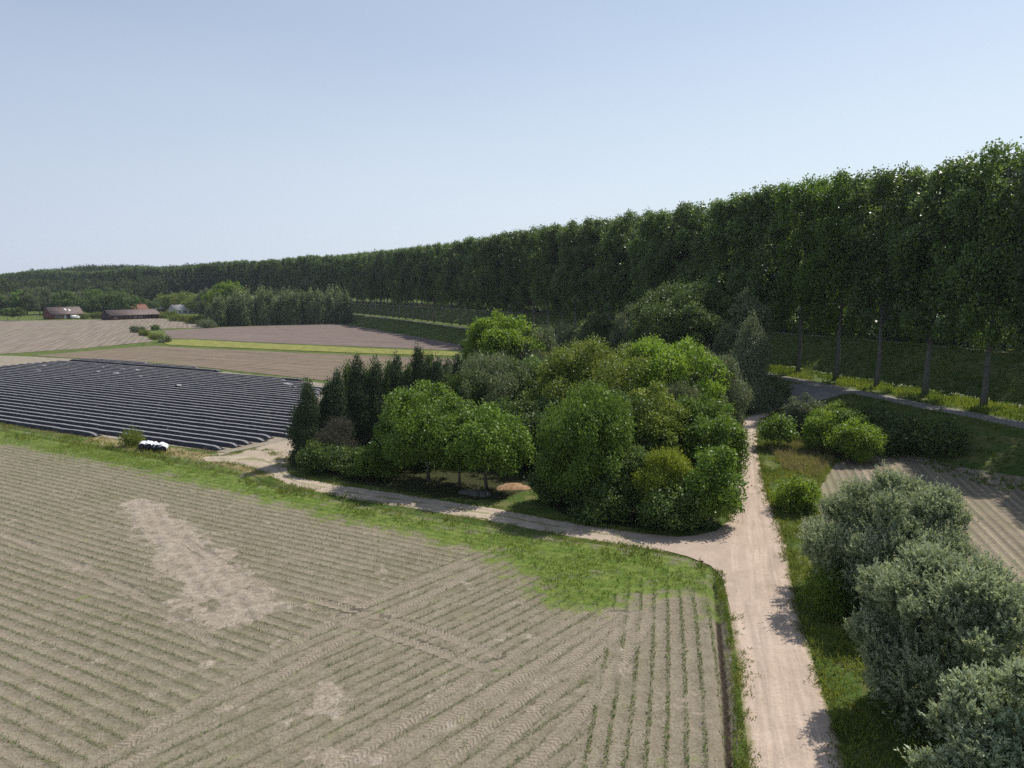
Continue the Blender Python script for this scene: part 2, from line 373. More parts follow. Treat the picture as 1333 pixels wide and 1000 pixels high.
# crop field -------------------------------------------------------------
def m_crop():
    N = NT('sandy crop soil'); co = N.co()
    warp = N.noise(.12, 2, .5, co)
    fine = N.noise(9, 4, .7, co); mid = N.noise(1.1, 5, .65, co); big = N.noise(.09, 4, .55, co)
    z2 = N.ramp(N.math('ADD', N.attr('zone2'), N.math('MULTIPLY', N.math('SUBTRACT', mid, .5), .5)), .45, .55)
    z3 = N.ramp(N.math('ADD', N.attr('zone3'), N.math('MULTIPLY', N.math('SUBTRACT', mid, .5), .5)), .45, .55)
    def rows(a, sp):
        x, y, v = N.rot(a, co)
        y = N.math('ADD', y, N.math('MULTIPLY', N.math('SINE', N.math('MULTIPLY', x, .16)), -.14))
        s = N.math('COSINE', N.math('MULTIPLY', y, 2 * math.pi / sp))
        brk = N.noise(1, 3, .6, N.scl(v, .5, 2.6))
        return s, brk
    s1, b1 = rows(A_CROP, .75); s2, b2 = rows(A2, .75); s3, b3 = rows(A3, .75)
    def fm(f, a, b): return N.math('ADD', N.math('MULTIPLY', a, N.math('SUBTRACT', 1.0, f)), N.math('MULTIPLY', b, f))
    s = fm(z3, fm(z2, s1, s2), s3); b = fm(z3, fm(z2, b1, b2), b3)
    bare = N.ramp(N.math('ADD', N.attr('bare'), N.math('ADD', N.math('MULTIPLY', N.math('SUBTRACT', N.noise(.45, 4, .6, co), .5), 3.2), N.math('MULTIPLY', N.math('SUBTRACT', mid, .5), 1.0))), .35, .65)
    soil = N.mix(N.ramp(big, .35, .65), (.208, .176, .128), (.168, .150, .098))
    soil = N.mix(N.ramp(mid, .35, .7), soil, (.250, .214, .160))
    soil = N.mix(N.ramp(N.noise(3.2, 3, .7, co), .52, .66, 0, .5), soil, (.15, .135, .085))
    rowm = N.math('MULTIPLY', N.ramp(s, .45, .98), N.math('MULTIPLY', N.ramp(b, .25, .5), N.ramp(N.noise(5, 4, .75, co), .38, .58, .25, 1)))
    rowm = N.math('MULTIPLY', rowm, N.math('SUBTRACT', 1.0, bare))
    soil = N.mix(N.math('MULTIPLY', rowm, .62), soil, (.080, .080, .038))  # row lines: dark clods, with their shadows painted into the soil colour
    tr = N.attr('tread')
    tx = N.math('SINE', N.math('MULTIPLY', N.math('ADD', N.attr('lug'), N.math('MULTIPLY', mid, .5)), 2 * math.pi / .22))
    tr = N.math('MULTIPLY', tr, N.ramp(N.noise(.35, 3, .6, co), .35, .6, .25, 1))
    soil = N.mix(N.math('MULTIPLY', tr, .8), soil, (.30, .255, .195))
    soil = N.mix(N.math('MULTIPLY', tr, N.ramp(tx, -.8, .8, .0, .42)), soil, (.160, .130, .095))
    soil = N.mix(N.math('MULTIPLY', bare, .8), soil, N.mix(N.ramp(N.noise(1.6, 6, .75, co, 1.2), .36, .66), (.235, .190, .150), (.39, .335, .27)))
    soil = N.mix(N.ramp(N.attr('trench'), .4, .85), soil, (.035, .026, .018))  # dark soil with the trench's shade painted in, sharper than the mesh gives
    gr = N.ramp(N.math('ADD', N.attr('green'), N.math('ADD', N.math('MULTIPLY', N.math('SUBTRACT', N.noise(.5, 4, .65, co), .5), 1.9), N.math('MULTIPLY', N.math('SUBTRACT', mid, .5), 1.9))), .25, .9)
    grass = N.mix(N.ramp(mid, .35, .65), (.072, .125, .016), (.145, .185, .042))
    soil = N.mix(gr, soil, grass)
    soil = N.mul(soil, N.ramp(fine, .25, .75, .72, 1.25))
    h = N.math('ADD', N.math('MULTIPLY', fine, .5), N.math('MULTIPLY', mid, 1.2))
    h = N.math('ADD', h, N.math('MULTIPLY', N.math('MULTIPLY', s, .25), N.math('SUBTRACT', 1.0, bare)))
    h = N.math('SUBTRACT', h, N.math('MULTIPLY', tr, N.ramp(tx, -.6, .6, .05, .3)))
    return N.done(soil, .95, .12, h, .09)
def along_of(x, y, P):
    best = np.full(x.shape, 1e18); al = np.zeros(x.shape); acc = 0
    for (ax, ay), (bx, by) in zip(P[:-1], P[1:]):
        dx, dy = bx - ax, by - ay; L = math.hypot(dx, dy) + 1e-9
        t = np.clip(((x - ax) * dx + (y - ay) * dy) / L / L, 0, 1)
        d = (x - ax - t * dx) ** 2 + (y - ay - t * dy) ** 2; m = d < best
        best = np.where(m, d, best); al = np.where(m, acc + t * L, al); acc += L
    return al, np.sqrt(best)
TRS = [catmull(p, 5) for p in TREAD]
def crop_attr(x, y):
    tread = np.zeros(x.shape); lug = np.zeros(x.shape)
    for P in TRS:
        al, d = along_of(x, y, P); t = 1 - ss(.24, .5, d); m = t > tread
        tread = np.maximum(tread, t); lug = np.where(m, al + d * .8, lug)
    bare = np.max([ss(-1.4, 1.4, poly_sd(x, y, B)) * (1.0 if k == 0 else .5) for k, B in enumerate(BARE)], axis=0)
    return {'tread': tread, 'lug': lug, 'bare': bare, 'green': ss(-3.2, 2.2, poly_sd(x, y, GREEN)),
            'zone2': ss(-.3, .3, poly_sd(x, y, Z2)), 'zone3': ss(-.3, .3, poly_sd(x, y, Z3)),
            'trench': np.exp(-(seg_dist(x, y, TRENCH) / .22) ** 2)}
def crop_dz(x, y):
    z = -.30 * np.exp(-(seg_dist(x, y, TRENCH) / .25) ** 2) + .10 * np.exp(-((seg_dist(x, y, TRENCH) - .6) / .25) ** 2)
    for P in TRS:
        d = seg_dist(x, y, P); z = z - .025 * (1 - ss(.2, .4, d)) + .02 * np.exp(-((d - .48) / .12) ** 2)
    b = ss(-.5, 1, poly_sd(x, y, BARE[0]))
    z = z + b * (.07 * np.sin(x * 2.3 + np.sin(y * 1.9)) * np.sin(y * 2.9 + np.cos(x * 1.3)) + .04 * np.sin(x * 6 + y * 4))
    return z
sheet('crop_field', P_CROP, .22, .03, m_crop(), crop_attr, crop_dz)

def m_bare(name, ca, cb, ang_, sp, amt, cg=None):
    N = NT(name); co = N.co(); x, y, v = N.rot(ang_, co)
    y2 = y
    s = N.math('SINE', N.math('MULTIPLY', y2, 2 * math.pi / sp)); s2 = N.math('SINE', N.math('MULTIPLY', y2, 2 * math.pi / (sp * .31)))
    st = N.noise(1, 4, .6, N.scl(v, .03, .7)); m = N.noise(.25, 5, .65, co); f = N.noise(3, 4, .7, co)
    c = N.mix(N.ramp(m, .3, .7), ca, cb)
    c = N.mul(c, N.ramp(s, -1, 1, 1 - amt, 1 + amt)); c = N.mul(c, N.ramp(s2, -1, 1, 1 - amt * .7, 1 + amt * .7))
    c = N.mul(c, N.ramp(st, .3, .7, .8, 1.2)); c = N.mul(c, N.ramp(f, .3, .7, .85, 1.15))
    if cg is not None: c = N.mix(N.ramp(N.noise(.05, 4, .6, co), .5, .7, 0, .6), c, cg)
    return N.done(c, .95, .12, N.math('ADD', N.math('MULTIPLY', s, .6), f), .10)
sheet('bare_field', P_FLD_A, 1.6, .06, m_bare('brown tilled soil', (.185, .152, .122), (.22, .182, .145), R(114), 2.0, .06, (.20, .185, .11)))
sheet('bare_field', P_FLD_B, 1.3, .06, m_bare('rust brown tilled soil', (.19, .145, .108), (.155, .122, .090), A_CROP, 2.2, .16, (.165, .15, .08)))
sheet('bare_field', P_FLD_C, 1.6, .06, m_bare('purple brown tilled soil', (.180, .140, .120), (.150, .115, .10), A_CROP + R(8), 6, .06))
sheet('flower_strip_ground', P_YEL, 1.2, .12, plain('yellow green cover', (.20, .20, .055), .9, .1, .3, .4, .15))
sheet('bare_field', P_FLD_D, .4, .05, m_bare('grey tilled soil', (.235, .195, .145), (.20, .17, .115), R(72), .75, .13, (.185, .18, .095)))
N = NT('film bed soil'); co = N.co()
sheet('film_field', P_FILM, .9, .03, N.done(N.mix(N.ramp(N.noise(.9, 5, .7, co), .35, .65), (.30, .26, .215), (.20, .175, .12)), .95, .1, N.noise(3, 4), .08))

# paths ------------------------------------------------------------------
def m_dirt(name, ca, cb, cg, grassy):
    N = NT(name); co = N.co(); ac = N.attr('across'); al = N.attr('along')
    v = N.n('CombineXYZ'); N.set(v.inputs[0], N.math('MULTIPLY', al, .16)); N.set(v.inputs[1], N.math('MULTIPLY', ac, 5)); 
    st = N.noise(1, 5, .65, v.outputs[0], .4); m = N.noise(.6, 5, .65, co); f = N.noise(7, 4, .7, co)
    c = N.mix(N.ramp(m, .3, .7), ca, cb); c = N.mul(c, N.ramp(st, .3, .7, .86, 1.12)); c = N.mul(c, N.ramp(f, .3, .7, .9, 1.1))
    a = N.math('ABSOLUTE', ac)
    c = N.mul(c, N.ramp(N.math('ABSOLUTE', N.math('SUBTRACT', N.math('ADD', a, N.math('MULTIPLY', st, .16)), .5)), 0, .14, .90, 1.0))
    e = N.math('ADD', a, N.math('MULTIPLY', N.math('SUBTRACT', N.noise(1.4, 5, .7, co), .5), .55))
    c = N.mix(N.ramp(e, .82, 1.02, 0, .95), c, cg)
    if grassy:
        mid = N.math('ADD', a, N.math('MULTIPLY', N.math('SUBTRACT', m, .5), .8))
        c = N.mix(N.ramp(mid, .05, .2, .6, 0), c, cg)
    c = N.mix(N.ramp(N.noise(.35, 3, .6, co), .6, .72, 0, .35), c, (.26, .20, .155))
    pot = N.ramp(N.noise(1.7, 3, .6, co), .28, .36, 0, 1)
    return N.done(c, .95, .12, N.math('ADD', N.math('ADD', N.math('MULTIPLY', m, .8), N.math('MULTIPLY', st, .6)), N.math('MULTIPLY', f, .25)), .07)
ribbon('farm_track', TRK_U, TRK_L, .35, 15, .035, m_dirt('sandy farm track', (.37, .30, .23), (.43, .355, .275), (.14, .15, .05), True))
ribbon('dirt_road', DIRT_L, DIRT_R, .3, 21, .055, m_dirt('pale packed dirt', (.385, .300, .235), (.445, .350, .28), (.20, .185, .085), False))
# asphalt lane and dike path follow the poplar row
def offset_line(s, i0=0, i1=None):
    P = ROWS; T = np.gradient(P, axis=0); T /= np.linalg.norm(T, axis=1)[:, None]
    return (P + np.stack([T[:, 1], -T[:, 0]], 1) * s)[i0:i1]
def arc(P, step):
    d = np.r_[0, np.cumsum(np.linalg.norm(np.diff(P, axis=0), axis=1))]; t = np.arange(0, d[-1], step)
    return np.stack([np.interp(t, d, P[:, 0]), np.interp(t, d, P[:, 1])], 1)
N = NT('worn grey asphalt'); co = N.co()
c = N.mix(N.ramp(N.noise(.5, 5, .65, co), .3, .7), (.17, .158, .145), (.23, .212, .19)); c = N.mul(c, N.ramp(N.noise(8, 3), .3, .7, .88, 1.1))
e = N.math('ADD', N.math('ABSOLUTE', N.attr('across')), N.math('MULTIPLY', N.math('SUBTRACT', N.noise(1.2, 4), .5), .5))
c = N.mix(N.ramp(e, .9, 1.05), c, (.20, .16, .09))
m_asph = N.done(c, .85, .25, N.noise(12, 3), .01)
ribbon('asphalt_road', offset_line(-7.6), offset_line(-4.2), 1.0, 9, .05, m_asph)
m_dr = m_dirt('pale junction dirt', (.385, .300, .235), (.445, .350, .28), (.20, .185, .085), False)
P_J = H([(840, 700), (880, 700), (905, 698), (932, 692), (946, 681), (985, 690), (990, 770), (952, 800), (946, 775), (940, 752), (925, 737), (895, 725), (845, 712)])
sheet('dirt_junction', P_J, .5, .042, m_dr)
P_LJ = H([(1030, 500), (1060, 501), (1095, 508), (1110, 513), (1080, 519), (1050, 526), (1026, 530), (1004, 533), (1012, 522)])
sheet('lane_junction', P_LJ, .5, .035, m_asph)
P_YARD = H([(262, 597), (285, 590), (310, 590), (335, 583), (372, 573), (392, 572), (380, 590), (368, 598), (375, 615), (350, 616), (320, 606), (285, 602)])
sheet('farm_yard', P_YARD, .5, .028, m_dirt('trodden yard sand', (.33, .27, .205), (.39, .32, .245), (.2, .18, .08), False))
ribbon('dike_path', offset_line(35.6, 3), offset_line(38.2, 3), 1.5, 7, .06, m_dirt('pale dike path', (.30, .28, .22), (.36, .33, .26), (.12, .14, .05), False))
N = NT('dark canal water'); N.p.inputs['Base Color'].default_value = (.012, .018, .012, 1); N.p.inputs['Roughness'].default_value = .08
b = N.n('Bump'); b.inputs['Distance'].default_value = .02; N.set(b.inputs['Height'], N.noise(2, 3)); N.set(N.p.inputs['Normal'], b.outputs[0])
wl, wr = offset_line(8.2), offset_line(21)
V = np.hstack([np.vstack([wl, wr]), np.full((2 * len(wl), 1), -.9)]); n = len(wl)
tag(obj('canal_water', mesh_from('canal_water', V, [(i, n + i, n + i + 1, i + 1) for i in range(n - 1)]), N.m), kind='structure')

# ============================================================ plants
def unit(v): return v / (np.linalg.norm(v, axis=-1, keepdims=True) + 1e-9)
def leaf_mesh(name, P, Nn, A, L, W, tint):
    """pointed leaves as four-cornered blades"""
    B = unit(np.cross(Nn, A)); A = unit(A); L = np.asarray(L)[:, None]; W = np.asarray(W)[:, None]
    V = np.stack([P - A * L * .5, P + B * W * .5 - A * L * .08, P + A * L * .5, P - B * W * .5 - A * L * .08], 1).reshape(-1, 3)
    return mesh_from(name, V, np.arange(len(V)).reshape(-1, 4), None, False, None, {'tint': np.clip(tint, 0, 1)})
def gen_lobes(W, Hh, z0, n, lr, shape='round'):
    """an irregular crown as overlapping lobes round a main body"""
    lobes = []
    hc = (z0 + Hh) / 2; rz = (Hh - z0) / 2; rx = W / 2
    if shape == 'round':
        lobes.append((0, 0, hc, rx * .66, rx * .66, rz * .72))
        for i in range(int(n * 2.6)):
            a = rng.uniform(0, 2 * math.pi); u = rng.uniform(-.8, 1.0) ; q = math.sqrt(1 - u * u); r = lr * rng.uniform(.42, .95)
            k = (1 - r * .62) * rng.uniform(.82, 1.1)
            lobes.append((math.cos(a) * q * rx * k, math.sin(a) * q * rx * k, hc + u * rz * k, rx * r, rx * r, min(rx, rz * 1.2) * r * .85))
        for i in range(int(n * 1.1)):      # loose outer sprays that break the outline
            a = rng.uniform(0, 2 * math.pi); u = rng.uniform(-.6, 1.0); q = math.sqrt(1 - u * u); r = rng.uniform(.08, .17); k = rng.uniform(.92, 1.10)
            lobes.append((math.cos(a) * q * rx * k, math.sin(a) * q * rx * k, hc + u * rz * k, rx * r, rx * r, rx * r * 1.1))
    elif shape == 'cone':
        m = n
        for i in range(m):
            t = (i + .5) / m; z = z0 + (Hh - z0) * t; r = rx * (1 - t) ** .75 * rng.uniform(.85, 1.12)
            for k in range(3 if t < .8 else 1):
                a = rng.uniform(0, 2 * math.pi); o = r * .42 if t < .8 else 0
                lobes.append((math.cos(a) * o, math.sin(a) * o, z, max(.3, r * .68), max(.3, r * .68), (Hh - z0) / m * 1.3))
    elif shape == 'column':
        m = n
        for i in range(m):
            t = (i + .5) / m; z = z0 + (Hh - z0) * t; r = rx * (1 - t) ** .55 * (.8 + .2 * min(1, t * 5)) * rng.uniform(.8, 1.12)
            a = rng.uniform(0, 2 * math.pi)
            lobes.append((math.cos(a) * r * .3, math.sin(a) * r * .3, z, r * .8, r * .8, (Hh - z0) / m * 1.1))
    return np.array(lobes)
def crown_leaves(lobes, n_cl, per, spread, size, asp=.6, mode='any', droop=0.0, jit=.25, tvar=.25):
    area = lobes[:, 3] * lobes[:, 5] + lobes[:, 3] * lobes[:, 4]
    li = rng.choice(len(lobes), n_cl * 2, p=area / area.sum()); lb = lobes[li]
    u = unit(rng.normal(size=(len(li), 3))); u[:, 2] = np.where(rng.random(len(li)) < .35, np.abs(u[:, 2]), u[:, 2])
    rr = 1 - np.abs(rng.normal(size=len(li))) * .13; rr += (rng.random(len(li)) < .30) * rng.uniform(.0, .34, len(li))
    inn = rng.random(len(li)) < .15; rr = np.where(inn, rng.uniform(.45, .85, len(li)), rr)
    C = lb[:, :3] + u * rr[:, None] * lb[:, 3:]
    deep = np.zeros(len(C), bool)
    for l in lobes: deep |= (((C - l[:3]) / (l[3:] * .72)) ** 2).sum(1) < 1
    keep = np.nonzero(~deep | inn)[0][:n_cl]
    C = C[keep]; On = unit(u[keep] / lb[keep, 3:]); inn = inn[keep]
    ct = np.clip(.5 + rng.normal(size=len(C)) * tvar, 0, 1)
    k = len(C)
    g = rng.normal(size=(k, per, 3)) * spread
    g -= (g * On[:, None]).sum(-1, keepdims=True) * On[:, None] * .35
    if mode == 'up': g[..., 2] *= 1.7
    if mode == 'droop': g[..., 2] *= 1.6
    P = (C[:, None] + g).reshape(-1, 3)
    if droop: P[:, 2] -= droop * (np.abs(g).sum(-1).ravel())
    N1 = unit((On[:, None] * .75 + rng.normal(size=(k, per, 3)) * .75 + np.array([0, 0, .35])).reshape(-1, 3))
    if mode == 'up': A = rng.normal(size=P.shape) * .45 + np.array([0, 0, 1.0]) + np.repeat(On, per, 0) * .35
    elif mode == 'droop': A = rng.normal(size=P.shape) * .4 + np.array([0, 0, -1.0]) + np.repeat(On, per, 0) * .4
    else: A = rng.normal(size=P.shape) + np.repeat(On, per, 0) * .5
    N1 = unit(N1 - (N1 * unit(A)).sum(1, keepdims=True) * unit(A) + 1e-4)
    s = size * rng.uniform(.65, 1.3, len(P)) * np.repeat(np.where(inn, 1.7, 1.0), per)
    return P, N1, A, s, s * asp, np.repeat(ct, per) + rng.normal(size=len(P)) * .12
def limbs(mb, h0, lobes, r0, lean=(0, 0), n=10, top=None, sides=7):
    top = top or lobes[:, 2].max() * .92
    zs = np.linspace(0, top, 7); wob = np.cumsum(rng.normal(size=(7, 2)) * r0 * .35, axis=0); wob[0] = 0
    P = np.stack([wob[:, 0] + lean[0] * zs / top, wob[:, 1] + lean[1] * zs / top, zs - .15 * (zs == 0)], 1)
    mb.tube(P, r0 * (1 - zs / top * .88) * np.where(zs == 0, 1.35, 1), sides)
    for l in lobes[rng.permutation(len(lobes))[:n]]:
        z1 = max(h0 * .7, min(l[2] * .62, top * .8)); a = np.array([np.interp(z1, zs, P[:, 0]), np.interp(z1, zs, P[:, 1]), z1])
        b = l[:3]; mid = (a + b) / 2 + np.array([0, 0, -.08 * abs(b[2] - a[2])]); r = r0 * (1 - z1 / top * .8)
        mb.tube([a, mid, b], [r * .55, r * .35, r * .1], 5, False)
LM = {}
def lm(k, *a, **kw): LM[k] = leaf_mat(k.replace('_', ' ') + ' leaves', *a, **kw)
lm('poplar', (0.058, 0.105, 0.023), (0.128, 0.197, 0.044), .42, .40, .55, vary=(.68, 1.4))
lm('poplar_light', (0.091, 0.168, 0.020), (0.146, 0.249, 0.029), .42, .45, .4)
lm('green', (0.077, 0.147, 0.018), (0.178, 0.273, 0.033), .32)
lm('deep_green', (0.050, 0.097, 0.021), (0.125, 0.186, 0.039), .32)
lm('lime', (0.114, 0.206, 0.018), (0.225, 0.325, 0.033), .45)
lm('olive', (0.117, 0.161, 0.020), (0.227, 0.278, 0.042), .32)
lm('grey_green', (0.091, 0.121, 0.052), (0.201, 0.230, 0.124), .30)
lm('conifer', (0.040, 0.064, 0.030), (0.104, 0.138, 0.070), .16, .7, .15)
lm('yellow', (.13, .185, .022), (.29, .33, .045), .40)
lm('silver', (0.041, 0.085, 0.021), (0.371, 0.426, 0.281), .30, .5, .3)
lm('sapling', (0.103, 0.147, 0.059), (0.197, 0.250, 0.113), .30)
lm('far', (0.041, 0.064, 0.026), (0.072, 0.097, 0.036), .30, .7, .08)
lm('twig', (.105, .10, .07), (.15, .145, .105), .1, .8, .1)
lm('weed', (0.097, 0.139, 0.019), (0.194, 0.218, 0.043), .40)
lm('straw', (.24, .21, .09), (.33, .28, .13), .35)
lm('blade', (0.092, 0.147, 0.015), (0.186, 0.247, 0.036), .42)
BK = plain('grey brown bark', (.12, .10, .08), .9, .1, .35, 3, .03)
BKP = plain('pale poplar bark', (.13, .125, .11), .85, .15, .35, 2.5, .03)

def tree_data(W, Hh, z0, shape, n, lr, n_cl, per, spread, size, asp, mode, r0, **kw):
    lobes = gen_lobes(W, Hh, z0, n, lr, shape)
    leaves = crown_leaves(lobes, n_cl, per, spread, size, asp, mode, **kw)
    mb = MB(); limbs(mb, z0, lobes, r0)
    return leaf_mesh('crown', *leaves), mb.mesh('trunk', True)
def plant(name, cat, label, loc, meshes, lmat, bark=None, rz=0, scale=(1, 1, 1), group=None):
    e = empty(name, loc, rz); e.scale = scale; tag(e, label, cat, group)
    c, t = meshes
    obj('crown' if 'tree' in name or name in ('poplar', 'spruce', 'cypress', 'willow_tree') else 'foliage', c, lmat, e)
    if t is not None: obj('trunk' if 'shrub' not in name else 'stem', t, bark or BK, e)
    return e

def vnoise(x, y, sc_, seed=0):
    r = np.random.default_rng(seed); G_ = r.random((256, 256)); X = x / sc_ + 900.0; Y = y / sc_ + 900.0
    i = np.floor(X).astype(int); j = np.floor(Y).astype(int); u = X - i; v = Y - j; u = u * u * (3 - 2 * u); v = v * v * (3 - 2 * v)
    g = lambda a, b_: G_[a % 256, b_ % 256]
    return (g(i, j) * (1 - u) + g(i + 1, j) * u) * (1 - v) + (g(i, j + 1) * (1 - u) + g(i + 1, j + 1) * u) * v
# ---- poplars -----------------------------------------------------------
def poplar_meshes(nleaf=1.0, size=.35):
    Hh = 32.0; lobes = []
    ph = rng.uniform(0, 6.28, 4)
    for i in range(90):
        z = 8.5 + 22.6 * rng.random() ** .9; t = (z - 9) / 23
        env = 6.7 * (math.sin(math.pi * min(1.0, t * .62 + .16)) ** .5) * (1 + .15 * math.sin(ph[0] + z * .7))
        a = rng.uniform(0, 2 * math.pi); r = env * rng.uniform(.3, .86); q = rng.uniform(.8, 1.55) * (1 if t > .15 else .7)
        lobes.append((math.cos(a) * r + .7 * t, math.sin(a) * r, z, q, q, q * 1.5))
    lobes = np.array(lobes)
    lv = crown_leaves(lobes, int(1950 * nleaf), 20, .50, size, .8, 'any', tvar=.34)
    tw = 120 * nleaf
    mb = MB(); zs = np.linspace(0, 30, 9); wob = np.cumsum(rng.normal(size=(9, 2)) * .1, axis=0); wob[0] = 0
    P = np.stack([wob[:, 0] + .016 * zs, wob[:, 1], zs - .2 * (zs == 0)], 1)
    mb.tube(P, np.interp(zs, [0, 4, 30], [.46, .34, .06]), 9)
    for l in lobes[:26]:
        z1 = max(7.5, l[2] - rng.uniform(2.5, 5)); a = [np.interp(z1, zs, P[:, 0]), np.interp(z1, zs, P[:, 1]), z1]
        mb.tube([a, (np.array(a) + l[:3]) / 2 + [0, 0, -.3], l[:3]], [.12, .08, .03], 5, False)
    return leaf_mesh('crown', *lv), mb.mesh('trunk', True)
PV = [poplar_meshes() for _ in range(5)]
proto = {}
def poplar(x, y, label, group, light=False, sc_=1.0, wide=1.0):
    k = (int(rng.integers(5)), light); z = float(zt(x, y)) - .05
    rz = rng.uniform(-.5, .5) if rng.random() < .6 else rng.uniform(0, 6.28); s = sc_ * rng.uniform(.975, 1.0) * (.975 if (94 < y < 108 and x > 50 and x < 60) else 1); sxy = s * wide * rng.uniform(.92, 1.12)
    if k in proto: return copy_thing(proto[k], (x, y, z), rz, (sxy, sxy, s), label, group)
    me = PV[k[0]][0]
    if light: me = me.copy(); me.materials.clear()
    proto[k] = plant('poplar_tree', 'poplar', label, (x, y, z), (me, PV[k[0]][1] if not light else PV[k[0]][1].copy()), LM['poplar_light' if light else 'poplar'], BKP, rz, (sxy, sxy, s), group)
    if light: proto[k].children[1].data.materials.clear(); proto[k].children[1].data.materials.append(BKP)
    return proto[k]
front = arc(offset_line(0), 9.0)
# slide the row so that one trunk stands where the photo has it
d0 = np.hypot(front[:, 0] - 58.8, front[:, 1] - 88.1); shift = None
def row_points(s, step, phase):
    P = offset_line(s); d = np.r_[0, np.cumsum(np.linalg.norm(np.diff(P, axis=0), axis=1))]; t = np.arange(phase, d[-1], step)
    return np.stack([np.interp(t, d, P[:, 0]), np.interp(t, d, P[:, 1])], 1)
best = min(np.arange(0, 9, .5), key=lambda ph: np.hypot(*(row_points(0, 9.0, ph) - (58.8, 88.1)).T).min())
for i, (x, y) in enumerate(row_points(0, 9.0, best)):
    if y < 30 or y > 860: continue
    if 109 < y < 127:
        poplar(x + .3, y, 'light yellow green poplar, one of the two brightest in the front row', 'bright pair of poplars in the front row', True); continue
    j = rng.normal(size=2) * .25
    poplar(x + j[0], y + j[1], sc_=1.0 if y < 430 else .88 + .18 * float(vnoise(np.array([x]), np.array([y]), 70, 91)[0]), label='tall dark green poplar with bare lower trunk in the row lining the grey lane', group='poplars lining the grey lane')
cnt = 0
for s_, step, lim in ((40, 7.5, 520), (47, 7.5, 330), (54, 8, 230)):
    for (x, y) in row_points(s_, step, rng.uniform(0, 8)):
        if y < 62 or y > lim or (y < 420 and rng.random() < (.38 if y < 260 else .25)): continue
        j = rng.normal(size=2) * .6; cnt += 1
        poplar(x + j[0], y + j[1], 'tall dark poplar on the raised dike behind the front row', 'poplars on the raised dike', False, 1.05, .84)
# the rest of the poplar wood, deeper in and farther off: one mass
def wood(name, label, pts, Hm, size, nper, zb=10):
    k = len(pts); Vp = []; NN = []; AA_ = []; LL = []; TT = []
    for (x, y, hh, wd) in pts:
        n = nper
        if y > 430: hh = hh * (.90 + .16 * float(vnoise(np.array([x]), np.array([y]), 70, 91)[0]))
        u = unit(rng.normal(size=(n, 3))); r = 1 - np.abs(rng.normal(size=n)) * .15
        q = np.stack([u[:, 0] * wd / 2 * r, u[:, 1] * wd / 2 * r, zb * hh / Hm + (hh - zb * hh / Hm) / 2 * (1 + u[:, 2] * r)], 1)
        q += rng.normal(size=(n // 8 + 1, 3)).repeat(8, 0)[:n] * .09 * min(wd, 8)
        Vp.append(q + (x, y, 0)); NN.append(unit(u + rng.normal(size=(n, 3)) * .7)); AA_.append(rng.normal(size=(n, 3)))
        LL.append(size * rng.uniform(.6, 1.3, n)); NN[-1] = NN[-1]; TT.append(np.clip(.5 + rng.normal() * .3 + rng.normal(size=n) * .15, 0, 1))
    P = np.vstack(Vp); Z = zt(np.array([p[0] for p in pts]), np.array([p[1] for p in pts])); P[:, 2] += np.repeat(Z, nper)
    L = np.concatenate(LL)
    o = obj(name, leaf_mesh(name, P, np.vstack(NN), np.vstack(AA_), L, L * .8, np.concatenate(TT)), LM['far'])
    return tag(o, label, 'wood', kind='stuff')
pts = []
for s_ in (47, 54, 62, 70, 79, 89):
    for (x, y) in row_points(s_, 8.0, rng.uniform(0, 8)):
        lim = {47: 330, 54: 230}.get(s_, 60)
        if y < lim or y > 880 or x < -760: continue
        pts.append((x + rng.normal() * .8, y + rng.normal() * .8, rng.uniform(32.5, 35), rng.uniform(10, 12)))
for (x, y) in row_points(41, 8, 3):
    if 520 <= y < 880: pts.append((x, y, rng.uniform(29, 33), 9.5))
for s_ in (58, 66, 75, 86):
    for (x, y) in row_points(s_, 6.0, rng.uniform(0, 6)):
        if 60 < y < 420: pts.append((x + rng.normal(), y + rng.normal(), rng.uniform(9, 16), rng.uniform(7, 9)))
ptu = []
for s_ in (39.8, 44, 51):
    for (x, y) in row_points(s_, 3.2, rng.uniform(0, 3)):
        if 55 < y < 300: ptu.append((x + rng.normal(), y + rng.normal(), rng.uniform(3, 10), rng.uniform(3.5, 6)))
wood('undergrowth', 'lighter green undergrowth below the poplars on the dike', ptu, 8, .42, 520, 0).data.materials[0] = LM['green']
wood('poplar_wood', 'dark mass of poplar wood behind the dike rows, running to the far left', pts, 32, 1.15, 640)
pts = []
for i in range(240):   # older wood closing the view at the far left
    t = rng.random(); x, y = hit(-160 + 470 * t, 392); q = rng.uniform(480, 560); a = math.atan2(x, y)
    pts.append((math.sin(a) * q * 1.25, math.cos(a) * q * 1.25 + 60 * (1 - t), rng.uniform(16, 27), rng.uniform(12, 17)))
wood('broadleaf_wood', 'lower rounded wood in front of the poplars at the far left', pts, 24, 1.8, 260, 2)

